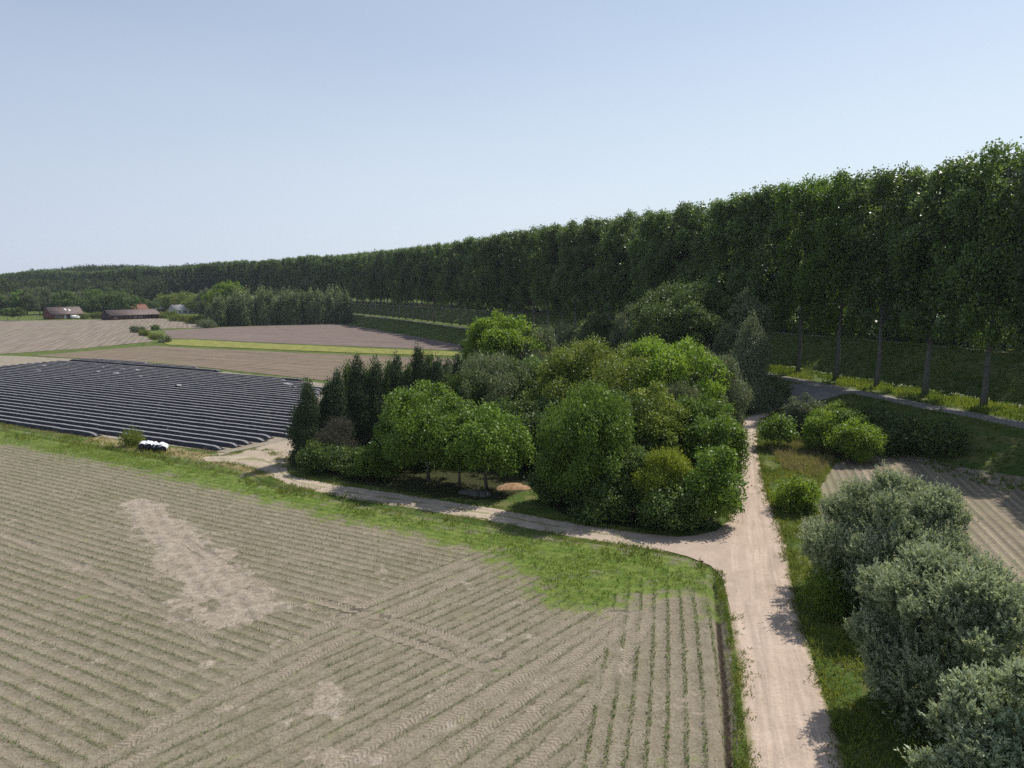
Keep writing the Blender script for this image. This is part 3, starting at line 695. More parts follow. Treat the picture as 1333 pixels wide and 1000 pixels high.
# ---- placing single plants from the photo -----------------------------
def place(px, ytop, by, wpx, bx=None):
    gx, gy = hit(bx if bx is not None else px, by); gz = float(zt(gx, gy))
    v = ray(px, ytop); Hh = CAMZ + v[2] / v[1] * gy - gz
    X = (px - 666.5) / FPX * math.hypot(gy, 0) / 1.0
    v2 = ray(px, by); X = v2[0] / v2[1] * gy
    return X, gy, gz - .03, Hh, wpx / FPX * gy * 1.0
KIND = {  # shape, lobes, lobe size, spread, leaf size, aspect, mode, material, cover, name, category
 'round': ('round', 13, .40, .26, .30, .62, 'any', 'green', 1.0), 'deep': ('round', 13, .40, .28, .30, .6, 'any', 'deep_green', 1.0),
 'lime': ('round', 14, .38, .28, .32, .62, 'any', 'lime', 1.0), 'olive': ('round', 16, .34, .25, .26, .6, 'any', 'olive', 1.05),
 'grey': ('round', 15, .34, .26, .26, .45, 'up', 'grey_green', 1.0), 'droop': ('round', 14, .36, .30, .30, .32, 'droop', 'grey_green', 1.1),
 'cypress': ('column', 11, .3, .24, .26, .35, 'up', 'conifer', 1.15), 'spruce': ('cone', 12, .3, .28, .26, .35, 'droop', 'conifer', 1.1),
 'tall': ('round', 18, .33, .26, .28, .6, 'droop', 'green', 1.0), 'yellow': ('round', 12, .34, .20, .22, .4, 'up', 'yellow', .8),
 'twig': ('round', 9, .35, .25, .20, .2, 'up', 'twig', .8), 'shrub': ('round', 12, .40, .22, .22, .6, 'any', 'green', 1.0),
 'weedy': ('round', 10, .42, .2, .2, .45, 'up', 'weed', 1.0)}
def grow(kind, px, ytop, by, wpx, name, cat, label, z0=.12, mat=None, cov=1.0, r0=None, bx=None, ls=1.0, group=None):
    sh, n, lr, sp, sz, asp, mode, lmn, cv = KIND[kind]
    x, y, z, Hh, W = place(px, ytop, by, wpx, bx); Hh *= .97
    dist = math.hypot(x, y); sz = sz * .84 * ls * np.interp(dist, [30, 75, 130, 220], [.62, 1, 1.35, 2.0]); sp = sp * np.interp(dist, [30, 75, 130], [.8, 1, 1.3])
    zb = Hh * z0; area = math.pi * W * (Hh - zb) * .9
    per = 20; n_cl = int(min(2600, max(60, area * 5.2 * cov * cv / (per * sz * sz * asp * .5)) * .5))
    W *= 1.14 if px < 985 else 1.0; m = tree_data(W, Hh, zb, sh, n, lr, n_cl, per, sp * 1.15, sz, asp, mode, r0 or max(.07, Hh * .018), tvar=.28)
    return plant(name, cat, label, (x, y, z), m, LM[mat or lmn], BK, 0, (1, 1, 1), group)
G = grow
# conifer screen at the copse's field end
CY = [(403, 500, 604, 46), (424, 520, 598, 38), (444, 487, 596, 40), (468, 468, 590, 44), (492, 474, 588, 42), (518, 468, 584, 46), (547, 456, 580, 42), (572, 470, 578, 46), (598, 466, 574, 44)]
wds = ['pointed outermost cypress at the plastic-covered field corner', 'low dark cypress, second from the plastic-covered field corner', 'dark cypress, third from the plastic-covered field corner',
       'tall dark cypress, fourth from the plastic-covered field corner', 'dark cypress behind the grey brown thicket', 'broad dark cypress left of the needle-topped one',
       'needle-topped cypress standing highest in the screen', 'dark cypress just right of the needle-topped one', 'last cypress of the screen, beside the grey green tree']
for (a, b_, c_, d_, wd) in ((456, 478, 578, 44, 'dark cypress in the back row, behind the third and fourth'), (482, 484, 576, 46, 'dark cypress in the back row, behind the thicket'), (508, 476, 574, 50, 'shorter dark cypress in the back row, left of the needle-topped one'),
                            (534, 478, 572, 46, 'dark cypress filling the gap behind the needle-topped one'), (560, 466, 566, 48, 'dark cypress in the back row, right of the needle-topped one'), (586, 472, 564, 52, 'dark cypress in the back row beside the grey green tree'), (432, 498, 590, 44, 'dark cypress in the back row behind the low second one')):
    G('cypress', a, b_, c_, d_, 'cypress_tree', 'conifer', wd, .02, rng.choice(['conifer', 'deep_green', 'conifer']))
for (a, b_, c_, d_), wd in zip(CY, wds): G('cypress', a, b_, c_, d_ * rng.uniform(.85, 1.1), 'cypress_tree', 'conifer', wd, .03)
G('twig', 437, 548, 606, 44, 'thicket_shrub', 'shrub', 'grey brown half-bare thicket among the dark cypresses', .05)
G('shrub', 418, 578, 614, 50, 'leafy_shrub', 'shrub', 'dense dark leafy shrub at the foot of the cypresses', .02, 'deep_green')
G('shrub', 455, 584, 618, 52, 'leafy_shrub', 'shrub', 'dark leafy shrub between two others before the cypresses', .02, 'deep_green')
G('shrub', 492, 582, 622, 56, 'leafy_shrub', 'shrub', 'brighter green leafy shrub left of the two round trees', .02)
G('grey', 640, 462, 572, 104, 'willow_tree', 'tree', 'wide grey green tree behind the two round trees', .1)
G('grey', 604, 488, 576, 80, 'willow_tree', 'tree', 'smaller grey green tree half hidden behind the round trees', .08, 'deep_green')
G('round', 558, 507, 626, 112, 'round_tree', 'tree', 'rounded green tree with thin forked trunk, left of the pair by the track', .20, r0=.16)
G('round', 598, 538, 634, 50, 'round_tree', 'tree', 'slim green tree squeezed between the two rounded trees', .2, r0=.13)
G('round', 634, 530, 638, 94, 'round_tree', 'tree', 'rounded green tree on straight trunk, right of the pair by the track', .2, r0=.16, bx=624)
G('lime', 657, 404, 520, 84, 'lime_tree', 'tree', 'bright yellow green tree rising above the copse', .12)
G('deep', 628, 425, 515, 44, 'broadleaf_tree', 'tree', 'dark green tree touching the bright tree from the left', .1)
G('spruce', 716, 428, 510, 30, 'spruce_tree', 'conifer', 'small narrow dark conifer right of the bright yellow green tree', .04)
G('grey', 690, 432, 520, 70, 'willow_tree', 'tree', 'pale green bushy tree behind the small narrow conifer', .08, 'grey_green')
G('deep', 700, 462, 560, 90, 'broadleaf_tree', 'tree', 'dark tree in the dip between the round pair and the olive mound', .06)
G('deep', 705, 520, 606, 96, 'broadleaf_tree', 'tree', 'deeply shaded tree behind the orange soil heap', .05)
G('olive', 785, 440, 590, 160, 'broadleaf_tree', 'tree', 'very wide olive green tree crowning the copse', .06)
G('olive', 865, 441, 590, 132, 'broadleaf_tree', 'tree', 'broad yellow olive tree joined to the widest crown', .06, 'lime')
G('olive', 740, 462, 590, 90, 'broadleaf_tree', 'tree', 'brownish olive tree leaning out of the widest crown', .06)
G('droop', 916, 460, 588, 84, 'willow_tree', 'willow', 'drooping pale grey green willow beside the dirt road bend', .05)
G('olive', 848, 505, 625, 92, 'broadleaf_tree', 'tree', 'mid green tree between the widest crown and the yellow shrub', .04)
G('olive', 905, 512, 622, 80, 'broadleaf_tree', 'tree', 'mid green tree under the drooping willow', .04, 'green')
G('tall', 765, 506, 660, 106, 'broadleaf_tree', 'tree', 'tall green tree with hanging sprays at the copse front', .05, ls=.9)
G('deep', 722, 590, 655, 50, 'leafy_shrub', 'shrub', 'dark shrub beside the orange soil heap', .02)
G('deep', 812, 575, 668, 66, 'leafy_shrub', 'shrub', 'dark shrub between the tall hanging tree and the yellow shrub', .02)
G('yellow', 858, 586, 676, 78, 'yellow_shrub', 'shrub', 'yellow leaved shrub, the only one in the copse front', .03)
G('deep', 925, 580, 684, 66, 'leafy_shrub', 'shrub', 'dark green shrub on the corner where track meets road', .02, 'green')
G('deep', 890, 628, 686, 62, 'leafy_shrub', 'shrub', 'low dark shrub between the yellow shrub and the road corner', .02)
G('olive', 932, 530, 640, 62, 'leafy_shrub', 'shrub', 'green bush hanging over the dirt road edge', .03, 'green')
G('deep', 775, 409, 478, 46, 'round_tree', 'tree', 'small dome-shaped dark tree standing beyond the olive crown', .12)
G('grey', 738, 424, 476, 50, 'leafy_shrub', 'shrub', 'pale grey green bush left of the small dome-shaped tree', .03)
G('grey', 832, 394, 488, 60, 'willow_tree', 'tree', 'silvery green tree leaning on the biggest dark tree', .06)
G('deep', 888, 366, 506, 116, 'broadleaf_tree', 'tree', 'biggest dark green tree, right behind the olive crown', .08)
G('spruce', 974, 408, 532, 78, 'spruce_tree', 'spruce', 'large grey green spruce beside the junction with the lane', .03, 'grey_green')
G('spruce', 940, 425, 528, 56, 'spruce_tree', 'spruce', 'darker spruce leaning against the large grey green one', .03, 'conifer')
G('round', 972, 378, 505, 44, 'broadleaf_tree', 'tree', 'light green treetop showing above the large spruce', .1, 'grey_green')
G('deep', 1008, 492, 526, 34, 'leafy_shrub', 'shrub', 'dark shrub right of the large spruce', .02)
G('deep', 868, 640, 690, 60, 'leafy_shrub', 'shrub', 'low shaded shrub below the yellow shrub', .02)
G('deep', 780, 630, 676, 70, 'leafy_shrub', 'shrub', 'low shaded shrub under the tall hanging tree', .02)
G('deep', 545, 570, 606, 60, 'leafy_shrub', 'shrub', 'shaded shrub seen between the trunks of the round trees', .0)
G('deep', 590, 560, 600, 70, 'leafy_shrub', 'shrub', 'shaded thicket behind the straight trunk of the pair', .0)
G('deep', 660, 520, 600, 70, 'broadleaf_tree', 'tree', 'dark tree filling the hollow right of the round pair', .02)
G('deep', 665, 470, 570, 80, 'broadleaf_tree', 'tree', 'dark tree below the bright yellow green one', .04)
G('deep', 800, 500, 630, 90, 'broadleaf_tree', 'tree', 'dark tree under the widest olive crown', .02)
G('grey', 880, 500, 612, 70, 'broadleaf_tree', 'tree', 'dull grey green tree left of the drooping willow', .04)
# east of the dirt road
G('deep', 1012, 543, 584, 46, 'small_tree', 'tree', 'low dark spreading tree on a short stem beside the road bend', .2, 'green')
G('shrub', 1050, 521, 566, 62, 'grey_shrub', 'shrub', 'feathery grey green shrub at the top of the roadside clump', .02, 'grey_green')
G('shrub', 1086, 526, 578, 58, 'leafy_shrub', 'shrub', 'green shrub between the feathery and the bright shrub', .02, 'lime')
G('shrub', 1070, 538, 590, 46, 'leafy_shrub', 'shrub', 'light green shrub in the middle of the roadside clump', .02, 'lime')
G('shrub', 1100, 532, 590, 48, 'leafy_shrub', 'shrub', 'light green shrub at the back of the roadside clump', .02, 'green')
G('shrub', 1110, 548, 600, 62, 'leafy_shrub', 'shrub', 'bright light green shrub at the grey field corner', .02, 'lime')
G('shrub', 1034, 625, 664, 60, 'leafy_shrub', 'shrub', 'low bright green shrub beside the dirt road', .02, 'lime')
for a, b_, c_, d_, wd in ((1135, 530, 566, 60, 'dark shrub on the bank just below the lane'), (1178, 540, 586, 66, 'dark shrub in the middle of the shaded bank'), (1222, 548, 592, 58, 'last dark shrub on the shaded bank, with lighter sprigs'),
                          (1150, 556, 590, 54, 'low dark shrub at the foot of the shaded bank')):
    G('deep', a, b_, c_, d_, 'bank_shrub', 'shrub', wd, .02)

# ---- the three silver willows -------------------------------------------
def silver(W, Hh, nsh, name, label, loc, rz=0):
    lobes = np.vstack([gen_lobes(W, Hh * .97, .1, 14, .36), np.array([(math.cos(i * .9) * W * .27, math.sin(i * .9) * W * .27, Hh * .26, W * .2, W * .2, Hh * .28) for i in range(7)])])
    area = lobes[:, 3] ** 2; li = rng.choice(len(lobes), nsh * 2, p=area / area.sum()); lb = lobes[li]
    u = unit(rng.normal(size=(len(li), 3))); u[:, 2] = np.where(rng.random(len(li)) < .6, np.abs(u[:, 2]), u[:, 2])
    rr = 1 - np.abs(rng.normal(size=len(li))) * .14; inn = rng.random(len(li)) < .2; rr = np.where(inn, rng.uniform(.5, .85, len(li)), rr)
    C = lb[:, :3] + u * rr[:, None] * lb[:, 3:]; deep = np.zeros(len(C), bool)
    for l in lobes: deep |= (((C - l[:3]) / (l[3:] * .75)) ** 2).sum(1) < 1
    k = np.nonzero((~deep | inn) & (C[:, 2] > .1))[0][:nsh]; C = C[k]; On = unit(u[k] / lb[k, 3:])
    D = unit(On * .75 + np.array([0, 0, .9]) + rng.normal(size=C.shape) * .28); Ls = np.where(rng.random(len(C)) < .12, 1.25, rng.uniform(.35, .85, len(C))) * W / 8
    per = 17; t = np.linspace(0, 1, per)
    P = C[:, None] + D[:, None] * (t[None, :, None] - .4) * Ls[:, None, None]
    sd_ = unit(np.cross(np.repeat(D, per, 0), rng.normal(size=(len(C) * per, 3))))
    P = P.reshape(-1, 3) + sd_ * .05
    A = unit(np.repeat(D, per, 0) * .9 + sd_ * .75 + rng.normal(size=P.shape) * .2); Nn = unit(np.cross(A, np.cross(np.repeat(On, per, 0) + rng.normal(size=P.shape) * .8, A)))
    s = .145 * rng.uniform(.7, 1.25, len(P)) * np.repeat(np.where(inn[k], 1.5, 1), per)
    tint = np.repeat(.32 + rng.normal(size=len(C)) * .20, per) + np.tile(t ** 1.5, len(C)) * .5 + (rng.random(len(P)) < .28) * .35 + rng.normal(size=len(P)) * .1
    crown = leaf_mesh('foliage', P, Nn, A, s, s * .40, tint)
    mb = MB()
    for i in range(7):
        a = i / 7 * 6.28 + rng.uniform(0, .6); q = lobes[1 + i * 3 % 25]; mb.tube([(math.cos(a) * .15, math.sin(a) * .15, -.1), (q[0] * .35, q[1] * .35, q[2] * .5), (q[0] * .8, q[1] * .8, q[2])], [.13, .08, .03], 6)
    return plant(name, 'shrub', label, loc, (crown, mb.mesh('stem', True)), LM['silver'], BK, rz)
for (px, yt, by, wp, n_, lab) in ((1148, 627, 790, 196, 8200, 'silver green willow bush, farthest along the dirt road'),
                                  (1230, 720, 940, 226, 8200, 'silver willow bush in the middle, with whitish upright shoots'),
                                  (1318, 868, 1130, 236, 6200, 'frosty silver willow bush cut off by the bottom corner'),
                                  (1345, 765, 880, 130, 3800, 'greener willow bush behind the middle silver one')):
    x, y, z, Hh, W = place(px, yt, by, wp)
    e = silver(W, Hh, n_, 'willow_shrub', lab, (x, y, z))
    if lab.startswith('greener'): e.children[0].data.materials[0] = LM['grey_green']
G('weedy', 1088, 700, 765, 52, 'leafy_shrub', 'shrub', 'low weedy bush at the foot of the farthest silver willow', .0, 'weed')
G('weedy', 1075, 745, 800, 56, 'leafy_shrub', 'shrub', 'dark low bush between road and silver willows', .0, 'green')

# ============================================================ small growth
def blades(x, y, z, h, wd, n, flare=.5):
    """n pointed blades per root"""
    k = len(x); a = rng.uniform(0, 2 * math.pi, (k, n)); f = flare * rng.uniform(.3, 1.2, (k, n))
    D = np.stack([np.cos(a) * f, np.sin(a) * f, np.ones((k, n))], -1); D = unit(D).reshape(-1, 3)
    L = np.repeat(h, n) * rng.uniform(.6, 1.25, k * n); P0 = np.repeat(np.stack([x, y, z], 1), n, 0) + np.stack([np.cos(a), np.sin(a), 0 * a], -1).reshape(-1, 3) * .03
    S = unit(np.cross(D, rng.normal(size=D.shape))); W_ = (np.repeat(np.broadcast_to(wd, (k,)), n))[:, None]
    mid = P0 + D * L[:, None] * .55; tip = P0 + D * L[:, None]; tip[:, 2] -= L * f.ravel() * .25
    V = np.stack([P0, mid + S * W_ * .5, tip, mid - S * W_ * .5], 1).reshape(-1, 3)
    return V
def field_of(V, name, label, cat, mat, tint):
    me = mesh_from(name, V, np.arange(len(V)).reshape(-1, 4), None, False, None, {'tint': np.clip(tint, 0, 1)})
    return tag(obj(name, me, mat), label, cat, kind='stuff')
def scatter(P, dens, fn=None, near=True):
    x0, y0 = P.min(0); x1, y1 = P.max(0); x0 = max(x0, -170); x1 = min(x1, 120); y0 = max(y0, 18); y1 = min(y1, 260)
    n = int((x1 - x0) * (y1 - y0) * dens); x = rng.uniform(x0, x1, n); y = rng.uniform(y0, y1, n)
    m = (np.abs(x) < y * .78 + 3) & inside(x, y, P)
    if fn is not None: m &= fn(x, y) > rng.random(n)
    return x[m], y[m]
V = []; TI = []
crop_lawn = lambda x, y: ss(-1.6, 1.6, poly_sd(x, y, GREEN))
for k, a in enumerate((A_CROP, A2, A3)):
    c, s_ = math.cos(a), math.sin(a)
    us = np.arange(-140, 140, .13); vs = np.arange(-187, 188) * .75
    U, W_ = np.meshgrid(us, vs); U = U + rng.normal(size=U.shape) * .05; W2 = W_ + .14 * np.sin(U * .16) + rng.normal(size=W_.shape) * .03
    x = (U * c - W2 * s_).ravel(); y = (U * s_ + W2 * c).ravel()
    m = (y > 22) & (y < 100) & (np.abs(x) < y * .78 + 2); x, y = x[m], y[m]
    m = poly_sd(x, y, P_CROP) > .5; x, y = x[m], y[m]
    z3 = poly_sd(x, y, Z3) > 0; z2 = (poly_sd(x, y, Z2) > 0) & ~z3
    m = z3 if k == 2 else (z2 if k == 1 else ~(z2 | z3)); x, y = x[m], y[m]
    at = crop_attr(x, y)
    p = ss(.12, .55, vnoise(x, y, 5, 3) * .5 + vnoise(x, y, 1.3, 4) * .5) * (1 - at['bare'] * 1.1) * (1 - at['tread'] * .85) * (1 - at['green'] * .5) * (1 - at['trench'])
    m = rng.random(len(x)) < p * (.95 if k < 2 else 1.0); x, y = x[m], y[m]
    h = rng.uniform(.10, .24, len(x)) * (1 if k < 2 else 1.1)
    V.append(blades(x, y, zt(x, y) + .02 + crop_dz(x, y), h, .03 if k < 2 else .045, 3, 1.2 if k < 2 else .9)); TI.append(np.repeat(rng.normal(size=len(x)) * .2 + (.25 if k < 2 else .55), 3))
field_of(np.vstack(V), 'crop_seedlings', 'young green crop seedlings in rows across the sandy near field', 'crop plants', leaf_mat('seedling leaves', (.12, .145, .06), (.12, .21, .035), .3), np.concatenate(TI))
# straw stubble between the rows
x, y = scatter(P_CROP, 14, lambda x, y: (1 - crop_attr(x, y)['bare']) * ss(.3, .7, vnoise(x, y, 3.0, 8)))
V1 = blades(x, y, zt(x, y) + .02 + crop_dz(x, y), rng.uniform(.05, .13, len(x)), .03, 2, 1.6)
field_of(V1, 'straw_stubble', 'pale straw stubble lying between the crop rows', 'stubble', LM['straw'], rng.random(len(V1) // 4))
# grass of the field margin
x, y = scatter(GREEN, 34, lambda x, y: ss(-1.2, 1.6, poly_sd(x, y, GREEN)) * ss(.3, .72, vnoise(x, y, 2.6, 5) * .6 + vnoise(x, y, .5, 7) * .4))
Vg = blades(x, y, zt(x, y) + .02, rng.uniform(.10, .26, len(x)), .04, 3, .9); ti = np.repeat(vnoise(x, y, 4, 6), 3) * .9 + rng.normal(size=len(x) * 3) * .12
field_of(Vg, 'grass', 'bright green grass along the near side of the farm track', 'grass', LM['blade'], ti)
x, y = scatter(H([(0, 552), (100, 570), (200, 587), (290, 605), (345, 626), (450, 655), (600, 680), (760, 706), (905, 728), (925, 745), (900, 752), (760, 722), (600, 694), (450, 668), (330, 636), (200, 600), (0, 570)]), 9, lambda x, y: ss(.4, .65, vnoise(x, y, 2.2, 15)))
Vg = blades(x, y, zt(x, y) + .02, rng.uniform(.25, .55, len(x)), .05, 5, .6)
field_of(Vg, 'tall_grass', 'rough taller weeds on the ditch edge beside the farm track', 'grass', LM['weed'], np.repeat(vnoise(x, y, 3, 16), 5))
x, y = scatter(H([(300, 588), (100, 570), (0, 557), (0, 552), (160, 573), (240, 583), (300, 590), (395, 570), (392, 600), (345, 622), (250, 604), (120, 580)]), 10, lambda x, y: (poly_sd(x, y, P_YARD) < -.4) * 1.0)
Vg = blades(x, y, zt(x, y) + .0, rng.uniform(.12, .35, len(x)), .05, 4, .8)
field_of(Vg, 'dry_grass', 'dry yellowish grass beside the black plastic rows', 'grass', LM['straw'], np.repeat(vnoise(x, y, 3, 17), 4))
# strip between field and dirt road
STR = H([(926, 742), (943, 745), (948, 797), (959, 862), (966, 930), (974, 1000), (985, 1300), (975, 1300), (959, 1000), (952, 900), (946, 840), (941, 790)])
x, y = scatter(STR, 60, lambda x, y: ss(.25, .5, vnoise(x, y, 1.5, 25)))
Vg = blades(x, y, zt(x, y) + .02, rng.uniform(.12, .32, len(x)), .035, 4, .8)
field_of(Vg, 'grass', 'yellowish grass strip between the field furrow and the dirt road', 'grass', LM['weed'], np.repeat(vnoise(x, y, 1.2, 26), 4))
for nm, P, sgn, y0_, lab in (('grass', DIRT_L, -1, 700, 'short weeds fringing the west edge of the dirt road'), ('grass', DIRT_R, 1, 0, 'weeds fringing the east edge of the dirt road'), ('grass', TRK_L, 1, 0, 'weeds fringing the near edge of the farm track'), ('grass', TRK_U, -1, 0, 'weeds fringing the far edge of the farm track')):
    C_ = catmull(P, 6); d = np.r_[0, np.cumsum(np.linalg.norm(np.diff(C_, axis=0), axis=1))]; n = int(d[-1] * 55); t = rng.uniform(0, d[-1], n)
    o = rng.normal(size=n) * .30; x = np.interp(t, d, C_[:, 0]) + o; y = np.interp(t, d, C_[:, 1]) + rng.normal(size=n) * .3
    m = (vnoise(x, y, .9, 77) > .42) & (y > 20) & (np.abs(x) < y) & (poly_sd(x, y, P_J) < -.2); x, y = x[m], y[m]
    Vg = blades(x, y, zt(x, y) + .02, rng.uniform(.08, .26, len(x)), .035, 4, 1.0)
    field_of(Vg, nm, lab, 'grass', LM['weed'], np.repeat(vnoise(x, y, 1.2, 26), 4))
# east verge and rough ground between road and grey field
EAST = H([(990, 548), (1010, 536), (1060, 522), (1120, 560), (1112, 592), (1086, 606), (1066, 640), (1060, 660), (1090, 700), (1180, 740), (1333, 800), (1450, 900), (1450, 1500), (1210, 1500), (1100, 1000), (1080, 930), (1059, 862),
          (1040, 797), (1028, 745), (1025, 715), (1016, 690), (1000, 650), (993, 620), (987, 590)])
x, y = scatter(EAST, 26, lambda x, y: ss(.15, .5, vnoise(x, y, 2.0, 35)))
hh = rng.uniform(.15, .5, len(x)) * (.6 + vnoise(x, y, 3, 36)); Vg = blades(x, y, zt(x, y), hh, .045, 5, .7)
field_of(Vg, 'tall_grass', 'tall mixed grass and weeds between the dirt road and the grey field', 'grass', LM['weed'], np.repeat(vnoise(x, y, 2.5, 37) * 1.0, 5) + rng.normal(size=len(x) * 5) * .1)
x, y = scatter(H([(1040, 556), (1078, 575), (1086, 600), (1066, 625), (1020, 612), (1000, 585), (1020, 585)]), 22)
Vg = blades(x, y, zt(x, y), rng.uniform(.3, .8, len(x)), .04, 5, .4)
field_of(Vg, 'dry_grass', 'tan seeding grass below the roadside shrubs', 'grass', LM['straw'], rng.random(len(x) * 5) * .6)
# lane verge under the front poplars
def strip(s0, s1, y0, y1, dens):
    P = offset_line((s0 + s1) / 2); d = np.r_[0, np.cumsum(np.linalg.norm(np.diff(P, axis=0), axis=1))]
    n = int(dens * d[-1] * abs(s1 - s0)); t = rng.uniform(0, d[-1], n); T = np.gradient(P, axis=0); T /= np.linalg.norm(T, axis=1)[:, None]
    o = rng.uniform(-.5, .5, n) * (s1 - s0); nx = np.interp(t, d, T[:, 1]); ny = np.interp(t, d, -T[:, 0])
    x = np.interp(t, d, P[:, 0]) + nx * o; y = np.interp(t, d, P[:, 1]) + ny * o; m = (y > y0) & (y < y1) & (np.abs(x) < y * .8); return x[m], y[m]
x, y = strip(-3.9, 4.5, 55, 260, 9); m = (vnoise(x, y, 2.5, 45) > .3); x, y = x[m], y[m]
Vg = blades(x, y, zt(x, y), rng.uniform(.3, .85, len(x)), .09, 5, .6)
field_of(Vg, 'tall_grass', 'bright tall weeds on the verge under the front poplars', 'grass', LM['blade'], np.repeat(vnoise(x, y, 4, 46), 5) + .1)
x, y = strip(1.0, 4.6, 60, 130, .5)
Vg = blades(x, y, zt(x, y) + .5, rng.uniform(.25, .5, len(x)), .08, 3, 1.2)
field_of(Vg, 'cow_parsley', 'whitish flower heads along the canal side of the verge', 'flowers', leaf_mat('white flower heads', (.42, .46, .36), (.6, .62, .52), .3), rng.random(len(x) * 3))
x, y = strip(-22, -8.5, 55, 330, 2.2); m = (poly_sd(x, y, P_LJ) < -.3) & (poly_sd(x, y, np.vstack([DIRT_L, DIRT_R[::-1]])) < -.3); x, y = x[m], y[m]
Vg = blades(x, y, zt(x, y) - .02, rng.uniform(.25, .7, len(x)), .12, 4, .8)
field_of(Vg, 'tall_grass', 'rough grass on the embankment between lane and fields', 'grass', LM['blade'], np.repeat(vnoise(x, y, 5, 56), 4) * .8)
x, y = strip(17, 35, 55, 300, 3)
Vg = blades(x, y, zt(x, y) - .02, rng.uniform(.3, .7, len(x)) * (.6 + 2.2 * vnoise(x, y, 3.5, 67) ** 2), .15, 4, .8)
field_of(Vg, 'tall_grass', 'rough grass on the far canal bank below the dike', 'grass', LM['blade'], np.repeat(vnoise(x, y, 5, 66), 4) * .8)

# ============================================================ film-covered beds
fa, fb = H([(0, 552)])[0], H([(300, 589)])[0]; fc, fd = H([(33, 464)])[0], H([(428, 500)])[0]
dirf = unit(np.array([unit(fb - fa) + unit(fd - fc)]))[0]; nf = np.array([-dirf[1], dirf[0]])
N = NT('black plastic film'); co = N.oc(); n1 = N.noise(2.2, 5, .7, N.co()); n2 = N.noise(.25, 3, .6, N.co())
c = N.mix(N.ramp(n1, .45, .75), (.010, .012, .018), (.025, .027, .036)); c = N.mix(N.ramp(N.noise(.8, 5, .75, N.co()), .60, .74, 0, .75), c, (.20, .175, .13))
c = N.mix(N.math('MULTIPLY', N.attr('crest'), N.ramp(n1, .25, .6, .65, 1)), c, (.34, .335, .34)); N.done(c, .8, .07, n1, .04); m_film = N.m  # pale crest line: sky reflection painted into the colour, together with dust
def line_spans(P, o, d):
    n = np.array([-d[1], d[0]]); ts = []
    for i in range(len(P)):
        a, b_ = P[i], P[(i + 1) % len(P)]; ua, ub = np.dot(a - o, n), np.dot(b_ - o, n)
        if (ua > 0) != (ub > 0): q = a + (b_ - a) * (ua / (ua - ub)); ts.append(np.dot(q - o, d))
    return sorted(ts)
offs = P_FILM @ nf; sp = 1.72; k = 0; skip = 0
for j, f in enumerate(np.arange(offs.min() + .9, offs.max() - .5, sp)):
    left = (offs.max() - f) / sp
    if 3.2 < left < 4.3: continue
    ts = line_spans(P_FILM, nf * f, dirf)
    if len(ts) < 2: continue
    a, b_ = ts[0], ts[-1]
    a = max(a, -175)
    if 1.5 < left < 8: b_ -= rng.uniform(0, 9)
    b_ -= rng.uniform(0, 2.0); a += .3
    if b_ - a < 6: continue
    t = np.arange(0, b_ - a, .55); n = len(t); wv = np.cumsum(rng.normal(size=n)) * .004; hh = .42 + np.convolve(rng.normal(size=n) * .012, np.ones(4) / 2, 'same')
    end = np.minimum(1, np.minimum(t, t[-1] - t) / 1.0 + .25)
    prof = [(-.78, -.04), (-.62, .10), (-.30, .92), (-.10, 1.0), (.12, 1.0), (.30, .90), (.60, .10), (.74, -.04)]
    V = []
    for (u, h_) in prof:
        px_ = (u + wv * (1 if h_ > .5 else 1.3) + rng.normal(size=n) * .012)
        V.append(np.stack([t, px_, np.where(h_ > 0, h_ * hh * end + rng.normal(size=n) * .007, h_)], 1))
    V = np.stack(V, 1); m = len(prof); idx = np.arange(n * m).reshape(n, m)
    Q = np.stack([idx[:-1, :-1], idx[:-1, 1:], idx[1:, 1:], idx[1:, :-1]], -1).reshape(-1, 4)[:, ::-1]
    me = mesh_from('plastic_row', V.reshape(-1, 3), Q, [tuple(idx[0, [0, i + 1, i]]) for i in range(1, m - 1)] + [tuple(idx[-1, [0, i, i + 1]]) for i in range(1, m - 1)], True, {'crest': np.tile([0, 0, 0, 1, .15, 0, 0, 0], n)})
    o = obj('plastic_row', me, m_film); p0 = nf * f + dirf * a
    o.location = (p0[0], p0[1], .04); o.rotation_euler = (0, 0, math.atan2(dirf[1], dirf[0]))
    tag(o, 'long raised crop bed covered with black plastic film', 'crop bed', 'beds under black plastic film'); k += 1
# loose scraps of pale film near the far edge
mb = MB()
for _ in range(14):
    u = rng.uniform(.0, 1); q = fc + (fd - fc) * u * 1.0 - nf * rng.choice([5.5, 6.5, 7.2, 12, 17, 23]) + rng.normal(size=2) * .6
    L_, W_ = rng.uniform(.4, 2.6), rng.uniform(.2, .5); a = math.atan2(dirf[1], dirf[0]) + rng.normal() * .2; z = .3 + rng.uniform(0, .25)
    pts_ = []
    for i in range(5):
        for s_ in (-1, 1): pts_.append((q[0] + math.cos(a) * L_ * (i / 4 - .5) - math.sin(a) * W_ * s_, q[1] + math.sin(a) * L_ * (i / 4 - .5) + math.cos(a) * W_ * s_, z + rng.uniform(-.08, .12)))
    mb.add(pts_, [(2 * i, 2 * i + 2, 2 * i + 3, 2 * i + 1) for i in range(4)])
tag(mb.build('film_scraps', plain('pale dusty film', (.30, .295, .29), .5, .4)), 'pale loose scraps of torn film lying among the black beds', 'scraps', kind='stuff')

